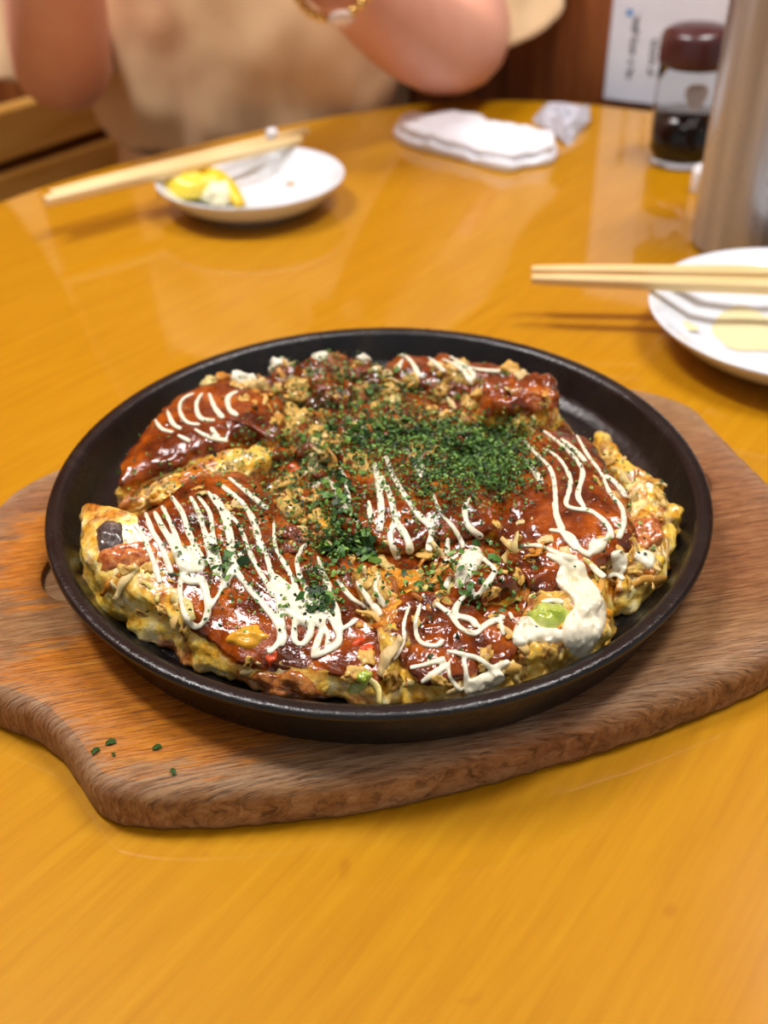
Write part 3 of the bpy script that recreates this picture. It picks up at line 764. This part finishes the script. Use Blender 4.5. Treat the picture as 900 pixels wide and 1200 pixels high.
# powdered green seaweed
allv = pieces
def flakes(name, specs, seed):
    rnd = random.Random(seed); v, f = [], []
    for (cx, cy, sx, sy, n, smin, smax) in specs:
        for _ in range(int(n * 1.7)):
            h_ = hit(rnd.gauss(cx, sx), rnd.gauss(cy, sy))
            if not h_: continue
            loc, nr = h_
            loc = loc + nr * rnd.uniform(.0004, .0022)
            if rnd.random() < .25: loc = loc + nr * .0006
            s = rnd.uniform(smin, smax)
            a = Vector((rnd.gauss(0, 1), rnd.gauss(0, 1), rnd.gauss(0, .6))).normalized(); b = (nr + Vector((rnd.gauss(0, .5), rnd.gauss(0, .5), rnd.gauss(0, .5)))).cross(a)
            if b.length < 1e-4: continue
            b.normalize(); c_ = a.cross(b); l = len(v); w_ = s * rnd.uniform(.35, .8)
            for q, e, h in ((-1, -.6, 0), (0, -1, .3), (1, -.5, 0), (.8, .7, -.1), (-.1, 1, .35), (-.9, .5, .1)): v.append(loc + a * (s * q) + b * (w_ * e) + c_ * (s * h * .7) - OFF)
            f += [(l, l + 1, l + 4, l + 5), (l + 1, l + 2, l + 3, l + 4)]
    o = from_vf(name, v, f, 'nori', okono, False); o['kind'] = 'stuff'; return o
flakes('seaweed_flakes', [
    (480, 510, 50, 14, 1500, .00045, .0010), (570, 532, 32, 20, 1700, .00045, .0010), (520, 560, 34, 22, 800, .0004, .00095), (590, 560, 22, 14, 350, .00045, .0010), (440, 540, 40, 20, 400, .0004, .00095),
    (390, 470, 50, 32, 380, .00045, .0010), (360, 575, 36, 30, 420, .00045, .0010), (400, 625, 20, 20, 300, .00045, .0010), (390, 430, 40, 14, 160, .00045, .0010), (340, 520, 40, 26, 200, .0004, .0009),
    (300, 620, 45, 45, 260, .0004, .0009), (250, 650, 36, 36, 110, .0004, .0009), (375, 690, 16, 22, 110, .0005, .0011), (500, 640, 70, 40, 200, .0004, .0009), (470, 685, 30, 14, 40, .00045, .0010),
    (670, 530, 34, 26, 110, .0004, .0009), (730, 560, 28, 44, 70, .00045, .0010), (560, 680, 40, 30, 60, .0006, .0015), (200, 560, 60, 30, 110, .0004, .0010), (540, 445, 40, 14, 90, .0004, .0009), (450, 470, 40, 20, 300, .00045, .0010), (330, 700, 40, 40, 60, .0004, .0010)], 5)
flakes('seaweed_shreds', [(415, 640, 14, 12, 30, .0016, .0030), (375, 700, 10, 14, 10, .0015, .0026), (264, 660, 10, 10, 8, .0014, .0028), (395, 585, 12, 14, 25, .0014, .0026), (530, 670, 30, 22, 14, .0014, .0026), (400, 480, 50, 30, 40, .0012, .0022)], 6)
# loose flakes fallen on the board
for px, py, s, lab in ((112, 880, .0016, 'leftmost of the loose green seaweed flakes on the wooden board'), (130, 870, .0018, 'loose green seaweed flake on the board, farthest back of the left three'),
                   (184, 876, .0016, 'loose green seaweed flake on the board, second from the right'), (203, 904, .0014, 'rightmost loose green seaweed flake, nearest the front edge of the board'),
                   (133, 884, .0009, 'smallest of the loose green seaweed flakes on the wooden board')):
    p = at(px, py, BT + .0004); v = []
    a = rnd.uniform(0, 3)
    bm = bmesh.new()
    vv = [bm.verts.new((s * q * math.cos(a) - s * e * math.sin(a), s * q * math.sin(a) + s * e * math.cos(a), h)) for q, e, h in ((-1, -.4, 0), (0, -.6, .0006), (1, -.3, 0), (.8, .5, .0004), (0, .6, .0008), (-.9, .4, 0))]
    bm.faces.new((vv[0], vv[1], vv[4], vv[5])); bm.faces.new((vv[1], vv[2], vv[3], vv[4]))
    bmesh.ops.solidify(bm, geom=bm.faces[:], thickness=.0002)
    o = from_bm('seaweed_flake', bm, 'nori', None, False); o.location = p
    tag(o, lab, 'seaweed', 'loose flakes on the board')

# ------------------------------------------------------------------ plates
def plate(label, x, y, r, zr):
    p = thing('small_plate', label, 'plate', (x, y, 0), 0, 'white plates')
    k = r / .07
    lathe('dish', [(0, .006), (.036 * k, .006), (.050 * k, .009), (.062 * k, zr - .006), (.0685 * k, zr - .0008), (.0700 * k, zr), (.0702 * k, zr - .0012), (.0690 * k, zr - .0028),
                   (.060 * k, zr - .013), (.046 * k, .0032), (.042 * k, .0026), (.0410 * k, .0002), (.0385 * k, .0002), (.038 * k, .0026), (0, .0030)], 'porcelain', p, 96)
    return p
pl1 = plate('small white plate with a squeezed lemon wedge on it', -.0915, .4215, .0695, .024)
pl2 = plate('white plate with pale sauce smears at the right frame edge beneath chopsticks', .237, .180, .0845, .024)
def smear(parent, name, px, py, z, sx, sy, mat, seed, rot=0):
    p = at(px, py, z); bm = bmesh.new(); n = 28
    c0 = bm.verts.new((0, 0, .0010)); ring = []
    for i in range(n):
        a = 2 * PI * i / n; r = 1 + .35 * fbm(Vector((math.cos(a), math.sin(a), seed)), 1.2, 3)
        x, y = sx * r * math.cos(a), sy * r * math.sin(a); ring.append(bm.verts.new((x * math.cos(rot) - y * math.sin(rot), x * math.sin(rot) + y * math.cos(rot), 0)))
    for i in range(n): bm.faces.new((c0, ring[i], ring[(i + 1) % n]))
    o = from_bm(name, bm, mat, parent); o.location = (p.x - parent.location.x, p.y - parent.location.y, z); return o
smear(pl1, 'sauce_stain', 345, 214, .0066, .007, .006, 'stain', 1)
smear(pl2, 'sauce_smear', 884, 385, .0066, .022, .026, 'smear', 2)
smear(pl2, 'sauce_stain', 884, 318, .0085, .003, .003, 'stain', 3)
smear(pl2, 'sauce_smear', 802, 380, .0105, .004, .010, 'smear', 4, .5)
# lemon wedge
lem = thing('lemon_wedge', 'squeezed yellow lemon wedge lying on the small white plate', 'lemon', tuple(at(232, 226, .009)), math.radians(-28))
LO = lem.location.copy(); lem.rotation_euler = (0, 0, 0)
arch = catmull([at(232, 203, .020) - LO, at(252, 205, .020) - LO, at(268, 219, .016) - LO, at(282, 240, .0085) - LO], False, .002)
na_ = len(arch)
o = tube('peel', arch, [(.0020 + .0040 * math.sin(PI * min(1, .2 + .70 * i / na_)) ** .8) for i in range(na_)], 'lemon_peel', lem, 14, None, .8)
me = crumb_mesh(41, .5); me.materials.clear(); me.materials.append(M['lemon_flesh'])
o = bpy.data.objects.new('flesh', me); C.objects.link(o); o.parent = lem; o.scale = (.0190, .0125, .0105); o.location = at(224, 218, .0165) - LO
me = crumb_mesh(42, .45); me.materials.clear(); me.materials.append(M['lemon_pith'])
o = bpy.data.objects.new('pith', me); C.objects.link(o); o.parent = lem; o.scale = (.0115, .0120, .0080); o.location = at(256, 225, .0135) - LO

# ------------------------------------------------------------------ chopsticks
def chopstick(a, b, ra, rb, label):
    a, b = Vector(a), Vector(b); d = b - a; L = d.length; n = 8
    bm = bmesh.new(); rings = []
    for i in range(n + 1):
        s = i / n; r = ra + (rb - ra) * s
        if i in (0, n): r *= .86
        x = L * s
        k = r * .55
        rings.append([bm.verts.new((x, y, z)) for y, z in ((-r, -k), (-k, -r), (k, -r), (r, -k), (r, k), (k, r), (-k, r), (-r, k))])
    for i in range(n):
        for q in range(8): bm.faces.new((rings[i][q], rings[i][(q + 1) % 8], rings[i + 1][(q + 1) % 8], rings[i + 1][q]))
    bm.faces.new(rings[0]); bm.faces.new(rings[n])
    o = from_bm('chopstick', bm, 'chop', None, False); o.location = a
    o.rotation_euler = d.to_track_quat('X', 'Z').to_euler(); return tag(o, label, 'chopstick', 'wooden chopsticks')
chopstick(at(53, 236, .0286), at(352, 163, .0282), .0042, .0033, 'pale wooden chopstick leaning on the lemon plate, nearer the lemon of the two')
chopstick(at(60, 229, .0286), at(360, 153, .0282), .0042, .0033, 'pale wooden chopstick leaning on the lemon plate, farther from the lemon of the two')
chopstick(at(623, 327, .0290), at(960, 338, .0290), .0031, .0042, 'pale wooden chopstick across the right-hand plate, nearer the pan of the two')
chopstick(at(623, 317, .0285), at(960, 321, .0285), .0031, .0042, 'pale wooden chopstick across the right-hand plate, farther from the pan of the two')
me = crumb_mesh(77, .3); me.materials.clear(); me.materials.append(M['white_plastic'])
o = bpy.data.objects.new('paper_scrap', me); C.objects.link(o); o.location = at(318, 157, .0335) ; o.scale = (.0052, .0045, .0045); tag(o, 'tiny white crumpled scrap on the chopsticks above the lemon plate', 'scrap')

# ------------------------------------------------------------------ napkins
tw_out = [at(x, y, .006) for x, y in ((463, 152), (472, 143), (500, 144), (516, 139), (545, 141), (592, 155), (640, 163), (651, 172), (645, 184), (615, 189), (590, 193), (530, 177), (478, 164))]
def pillow(name, outline, h, mat, parent, layers=8, nz=.0015, z0=.0004):
    cur = catmull([(p.x, p.y, 0) for p in outline], True, .003); n = len(cur); cen = sum(cur, Vector()) / n
    v, f = [], []
    prof = [(1.0, 0), (1.015, .25), (1.015, .7), (.99, .92), (.94, 1.0), (.8, 1.02), (.6, 1.0), (.3, 1.0), (.02, 1.0)]
    for s, z in prof:
        for p in cur:
            q = cen + (p - cen) * s; v.append(Vector((q.x, q.y, z0 + h * z * (1 + .45 * fbm(q, 40, 2)) + (nz * fbm(q, 90, 2) if z > .5 else 0))))
    for r in range(len(prof) - 1):
        for i in range(n): j = (i + 1) % n; f.append((r * n + i, r * n + j, (r + 1) * n + j, (r + 1) * n + i))
    f += [tuple(reversed(range(n))), tuple(range((len(prof) - 1) * n, len(prof) * n))]
    v = [p - parent.location for p in v] if parent else v
    return from_vf(name, v, f, mat, parent)
twl = thing('hand_towel', 'folded white paper hand towel lying on the far side of the table', 'towel', tuple(at(556, 168, 0)))
pillow('lower_fold', tw_out, .0070, 'towel', twl)
tw2 = [Vector((p.x, p.y, 0)) for p in tw_out]; cen = sum(tw2, Vector()) / len(tw2)
pillow('upper_fold', [cen + (p - cen) * .955 + Vector((.001, .002, 0)) for p in tw2], .0065, 'towel', twl, z0=.0078)
wr = thing('plastic_wrapper', 'crumpled clear plastic wrapper beside the folded white hand towel', 'wrapper', tuple(at(658, 152, 0)))
rw = random.Random(4)
pts = [at(x, y, .002) - wr.location for x, y in ((626, 138), (640, 130), (660, 131), (686, 133), (688, 146), (674, 156), (664, 168), (654, 160), (636, 150))]
bm = bmesh.new(); n = len(pts)
lay = []
for s, z in ((1, .0), (1.0, .006), (.75, .014), (.45, .010), (.2, .016)):
    lay.append([bm.verts.new((p.x * s + rw.uniform(-.003, .003), p.y * s + rw.uniform(-.003, .003), max(.0003, .0003 + z + rw.uniform(-.004, .004) * (z > 0)))) for p in pts])
for a, b in zip(lay, lay[1:]):
    for i in range(n): bm.faces.new((a[i], a[(i + 1) % n], b[(i + 1) % n], b[i]))
bm.faces.new(lay[-1]); bm.faces.new(list(reversed(lay[0])))
from_bm('film', bm, 'film', wr, False)
tube('twisted_tail', [Vector((.0, -.012, .006)), Vector((.003, -.022, .004)), Vector((.004, -.032, .003))], [.007, .005, .0015], 'film', wr, 8)

# ------------------------------------------------------------------ soy bottle
bx = Vector((.2490, .5020, 0))
bot = thing('soy_sauce_bottle', 'clear soy sauce bottle with dark brown domed cap near the menu sheet', 'bottle', tuple(bx))
lathe('glass_body', [(0, .0006), (.022, .0006), (.0258, .003), (.0275, .010), (.0275, .034), (.0268, .060), (.0262, .078), (.0248, .078), (.0254, .060), (.0260, .034), (.0260, .0105), (.0240, .0055), (0, .0045)], 'glass', bot, 64)
lathe('soy_sauce', [(0, .0050), (.0236, .0062), (.0257, .0110), (.0257, .0390), (0, .0390)], 'soy', bot, 64)
lathe('cap', [(0, .0740), (.0240, .0740), (.0242, .0765), (.0278, .0767), (.0280, .0785), (.0276, .0945), (.0262, .0985), (.020, .1020), (.010, .1040), (0, .1045)], 'bottle_cap', bot, 64)
v, f = [], []
for i in range(24):
    a = 2 * PI * i / 24; r = 1 + .12 * math.sin(3 * a)
    x, z = .0085 * r * math.cos(a), .058 + .0098 * r * math.sin(a); ph = x / .0272
    v.append((.0272 * math.sin(ph), -.0272 * math.cos(ph), z))
f = [tuple(range(24))]
o = from_vf('round_mark', v, f, 'grey_mark', bot, False); o.rotation_euler = (0, 0, math.radians(-6))
wc = at(820, 226, 0)
wt = thing('toothpick_holder', 'small white plastic holder between soy bottle and steel pitcher', 'holder', (.2475, .432, 0))
lathe('holder_body', [(0, 0), (.0075, 0), (.0080, .001), (.0080, .016), (.0074, .0175), (.0068, .0170), (.0068, .004), (0, .0040)], 'white_plastic', wt, 32)
lathe('holder_lid', [(0, .0040), (.0066, .0040), (.0066, .0185), (.005, .0198), (0, .0200)], 'white_plastic', wt, 32)

# ------------------------------------------------------------------ steel pitcher
pit = thing('water_pitcher', 'tall brushed steel water pitcher at the right frame edge', 'pitcher', (.2600, .3260, 0))
R_ = .0455
lathe('pitcher_body', [(0, .0005), (R_ - .003, .0005), (R_ - .0005, .002), (R_, .005), (R_, .19), (R_ + .0015, .193), (R_ + .0015, .196), (R_ - .001, .196), (R_ - .0015, .19), (R_ - .0015, .006), (0, .004)], 'steel', pit, 96)
lathe('lid', [(0, .194), (R_ - .0012, .194), (R_ + .001, .1965), (R_ + .001, .200), (R_ - .004, .204), (.012, .207), (.010, .208), (.009, .218), (.006, .221), (0, .2215)], 'steel', pit, 64)
hp = catmull([Vector((R_ - .001, 0, .17)), Vector((R_ + .03, 0, .172)), Vector((R_ + .042, 0, .15)), Vector((R_ + .042, 0, .07)), Vector((R_ + .03, 0, .045)), Vector((R_ - .001, 0, .045))], False, .006)
tube('handle', hp, [.006] * len(hp), 'steel', pit, 12, [Vector((0, 1, 0))] * len(hp), 1.3)

# ------------------------------------------------------------------ seated person
per = thing('person', 'seated person in beige short-sleeved blouse with elbows raised behind the table', 'person', (-.12, .80, -.70))
PO = Vector(per.location)
V, E, Rr = [], [], []
def sv(p, r, prev=None):
    V.append(Vector(p)); Rr.append(r)
    if prev is not None: E.append((prev, len(V) - 1))
    return len(V) - 1
pel = sv((-.12, .80, -.20), .12); s1 = sv((-.12, .80, -.06), .105, pel); s2 = sv((-.118, .80, .08), .11, s1); s3 = sv((-.115, .80, .20), .11, s2)
nk = sv((-.112, .795, .30), .05, s3); nk2 = sv((-.112, .785, .36), .048, nk); h1 = sv((-.112, .765, .42), .070, nk2); h2 = sv((-.112, .770, .49), .085, h1); h3 = sv((-.112, .780, .55), .07, h2)
def hand(wr_, d, side, pal):
    """wrist index, direction of the fingers, direction towards the thumb, palm normal"""
    d, side, pal = d.normalized(), side.normalized(), pal.normalized(); p0 = V[wr_]
    pm = sv(p0 + d * .05, .024, wr_)
    for k, (off, L) in enumerate(((.026, .068), (.009, .078), (-.009, .072), (-.026, .056))):
        b = sv(p0 + d * .088 + side * off, .0105, pm)
        c_ = sv(V[b] + d * L * .45 + pal * L * .12, .0088, b); sv(V[c_] + d * L * .38 + pal * L * .36, .0075, c_)
    a = sv(p0 + d * .035 + side * .034, .0125, pm); b = sv(V[a] + d * .030 + side * .020 + pal * .006, .0105, a); sv(V[b] + d * .026 + pal * .012, .0085, b)
# right side of the photo
a1 = sv((.03, .80, .245), .062, s3); a2 = sv((.070, .775, .18), .055, a1); a3 = sv((.092, .715, .070), .050, a2); e1 = sv((.082, .672, .044), .046, a3); f1 = sv((.045, .620, .072), .046, e1); f2 = sv((.005, .560, .110), .037, f1); w1 = sv((-.022, .512, .142), .028, f2)
hand(w1, Vector((-.30, -.28, .55)), Vector((-.5, .0, -.2)), Vector((-.3, .5, .2)))
# left side of the photo
b1 = sv((-.255, .80, .245), .062, s3); b2 = sv((-.292, .775, .17), .055, b1); b3 = sv((-.290, .690, .070), .050, b2); e2 = sv((-.275, .635, .040), .045, b3); g1 = sv((-.258, .585, .085), .045, e2); g2 = sv((-.236, .540, .165), .037, g1); w2 = sv((-.212, .515, .225), .028, g2)
hand(w2, Vector((.30, -.15, .55)), Vector((.5, .0, -.2)), Vector((.3, .5, .1)))
for s in (-1, 1):
    hp_ = sv((-.12 + s * .085, .78, -.21), .085, pel); kn = sv((-.12 + s * .10, .40, -.21), .062, hp_); an = sv((-.12 + s * .10, .42, -.62), .038, kn); sv((-.12 + s * .11, .30, -.665), .032, an)
me = bpy.data.meshes.new('body'); me.from_pydata([tuple(p - PO) for p in V], E, []); me.update()
body = link('body', me, None, per)
sk = body.modifiers.new('skin', 'SKIN'); sk.use_smooth_shade = True
for i, d in enumerate(me.skin_vertices[0].data): d.radius = (Rr[i], Rr[i]); d.use_root = (i == 0)
ss = body.modifiers.new('sub', 'SUBSURF'); ss.levels = 2; ss.render_levels = 2
bpy.context.view_layer.update()
me2 = bpy.data.meshes.new_from_object(body.evaluated_get(bpy.context.evaluated_depsgraph_get()))
body.modifiers.clear(); body.data = me2; me2.materials.clear(); me2.materials.append(M['skin'])
for p in me2.polygons: p.use_smooth = True
def loft(name, secs, mat, parent, n=72, fold=.004, fs=26, thick=.003):
    """secs: centre, half width vector, half depth vector"""
    v, f = [], []
    for k, (c_, a, b) in enumerate(secs):
        c_, a, b = Vector(c_), Vector(a), Vector(b)
        for i in range(n):
            th = 2 * PI * i / n
            p = c_ + a * (abs(math.cos(th)) ** .85 * (1 if math.cos(th) > 0 else -1)) + b * (abs(math.sin(th)) ** .85 * (1 if math.sin(th) > 0 else -1))
            d = (p - c_).normalized(); p = p + d * fold * fbm(Vector((p.x * 1.2, p.y * 1.2, p.z * .5)) + Vector((0, 0, len(secs))), fs, 3)
            v.append(p - PO)
    for k in range(len(secs) - 1):
        for i in range(n): j = (i + 1) % n; f.append((k * n + i, k * n + j, (k + 1) * n + j, (k + 1) * n + i))
    o = from_vf(name, v, f, mat, parent)
    s = o.modifiers.new('s', 'SOLIDIFY'); s.thickness = thick; s.offset = 1
    return o
def dense(secs, k=8):
    out = []
    for a in range(3): pass
    A = [catmull([Vector(s[j]) for s in secs], False, 1e9) for j in range(3)]
    P = [[Vector(s[j]) for s in secs] for j in range(3)]
    n = len(secs)
    for i in range(n - 1):
        for q in range(k):
            u = q / k; row = []
            for j in range(3):
                a, b, c_, d = P[j][max(i - 1, 0)], P[j][i], P[j][i + 1], P[j][min(i + 2, n - 1)]
                row.append(.5 * (2 * b + (c_ - a) * u + (2 * a - 5 * b + 4 * c_ - d) * u * u + (3 * b - a - 3 * c_ + d) * u ** 3))
            out.append(row)
    out.append([P[j][-1] for j in range(3)]); return out
def sec(x, y, z, a, b): return ((x, y, z), (a, 0, 0), (0, b, 0))
blouse = loft('blouse', dense([sec(-.12, .80, -.145, .148, .135), sec(-.12, .80, -.09, .150, .137), sec(-.12, .80, -.055, .142, .128), sec(-.12, .80, -.03, .150, .142), sec(-.12, .80, .04, .158, .150), sec(-.12, .80, .12, .160, .148), sec(-.118, .80, .20, .165, .135), sec(-.115, .80, .265, .150, .11), sec(-.113, .797, .31, .075, .07)]), 'cloth', per, 96, .016, 15)
loft('waist_band', dense([sec(-.12, .80, -.072, .146, .134), sec(-.12, .80, -.060, .147, .135), sec(-.12, .80, -.046, .147, .135)]), 'cloth', per, 96, .010, 16)
loft('trousers', dense([sec(-.12, .80, -.30, .165, .14), sec(-.12, .80, -.20, .165, .145), sec(-.12, .80, -.10, .146, .125)]), 'navy_cloth', per, 72, .003)
for s in (-1, 1):
    x = -.12 + s * .09
    loft('trouser_leg', dense([((x, .80, -.21), (.10, 0, 0), (0, 0, .10)), ((x, .6, -.205), (.092, 0, 0), (0, 0, .092)), ((x + s * .01, .40, -.205), (.075, 0, 0), (0, .045, .06)), ((x + s * .01, .375, -.27), (.07, 0, 0), (0, .07, .02)), ((x + s * .01, .41, -.45), (.062, 0, 0), (0, .062, 0)), ((x + s * .01, .42, -.60), (.058, 0, 0), (0, .058, 0))]), 'navy_cloth', per, 40, .003)
    o = from_bm('shoe', box_bm(.085, .22, .06, (0, 0, 0), .022, 4), 'shoe', per); o.location = Vector((x + s * .015, .36, -.67)) - PO
loft('sleeve', dense([((-.005, .80, .25), (.035, 0, .072), (0, .092, 0)), ((.048, .792, .205), (.070, 0, .050), (0, .084, .01)), ((.088, .765, .140), (.074, .01, .025), (0, .072, .03)), ((.112, .728, .085), (.074, .01, .02), (0, .064, .040))]), 'cloth', per, 56, .010, 24)
loft('sleeve', dense([((-.222, .80, .25), (.035, 0, -.072), (0, .092, 0)), ((-.272, .792, .205), (.070, 0, -.050), (0, .084, .01)), ((-.302, .765, .135), (.074, -.01, -.025), (0, .072, .03)), ((-.322, .730, .072), (.082, -.01, -.02), (0, .064, .040))]), 'cloth', per, 56, .010, 24)
# head details
bm = bmesh.new(); bmesh.ops.create_uvsphere(bm, u_segments=32, v_segments=20, radius=1)
bmesh.ops.delete(bm, geom=[v for v in bm.verts if v.co.y < -.35 and v.co.z < .45], context='VERTS')
for v in bm.verts:
    v.co = Vector((v.co.x * .098, v.co.y * .105, v.co.z * .112 - (max(0, -v.co.z) * .10)))
o = from_bm('hair', bm, 'hair', per); o.location = Vector((-.112, .795, .500)) - PO
s_ = o.modifiers.new('s', 'SOLIDIFY'); s_.thickness = .008
for s in (-1, 1):
    bm = bmesh.new(); bmesh.ops.create_uvsphere(bm, u_segments=16, v_segments=10, radius=1); bmesh.ops.scale(bm, vec=(.013, .006, .006), verts=bm.verts)
    o = from_bm('eye', bm, 'eye', per); o.location = Vector((-.112 + s * .030, .692, .475)) - PO
    bm = bmesh.new(); bmesh.ops.create_uvsphere(bm, u_segments=16, v_segments=10, radius=1); bmesh.ops.scale(bm, vec=(.010, .018, .030), verts=bm.verts)
    o = from_bm('ear', bm, 'skin', per); o.location = Vector((-.112 + s * .083, .775, .460)) - PO
bm = bmesh.new(); bmesh.ops.create_cone(bm, cap_ends=True, segments=16, radius1=.016, radius2=.006, depth=.045); o = from_bm('nose', bm, 'skin', per); o.location = Vector((-.112, .690, .452)) - PO; o.rotation_euler = (math.radians(-14), 0, 0)
bm = bmesh.new(); bmesh.ops.create_uvsphere(bm, u_segments=16, v_segments=10, radius=1); bmesh.ops.scale(bm, vec=(.024, .008, .008), verts=bm.verts)
o = from_bm('mouth', bm, 'lip', per); o.location = Vector((-.112, .700, .408)) - PO
# bracelet on the wrist
wv = (V[w1] - V[f2]).normalized(); bc = V[f2].lerp(V[w1], 1.1)
br = thing('bracelet', 'gold bead bracelet with a round pale charm on the wrist', 'bracelet', tuple(bc))
q = wv.to_track_quat('Z', 'Y').to_matrix()
face = (q.inverted() @ Vector((.003, -.0215, -.0305))); fa = math.atan2(face.y, face.x)
bead = bmesh.new(); bmesh.ops.create_icosphere(bead, subdivisions=2, radius=.0042); bme = bpy.data.meshes.new('bead'); bead.to_mesh(bme); bead.free(); bme.materials.append(M['gold'])
for p in bme.polygons: p.use_smooth = True
RB = .0350
for k in range(26):
    a = fa + .27 + (2 * PI - .54) * k / 25
    o = bpy.data.objects.new('bead', bme); C.objects.link(o); o.parent = br; o.location = q @ Vector((RB * math.cos(a), RB * math.sin(a), 0))
bm = bmesh.new(); bmesh.ops.create_cone(bm, cap_ends=True, segments=32, radius1=.0105, radius2=.0092, depth=.005)
bmesh.ops.bevel(bm, geom=bm.edges, offset=.0012, segments=2, affect='EDGES')
o = from_bm('charm', bm, 'pearl', br); dirv = q @ Vector((math.cos(fa), math.sin(fa), 0)); o.location = dirv * (RB + .002); o.rotation_euler = dirv.to_track_quat('Z', 'Y').to_euler()
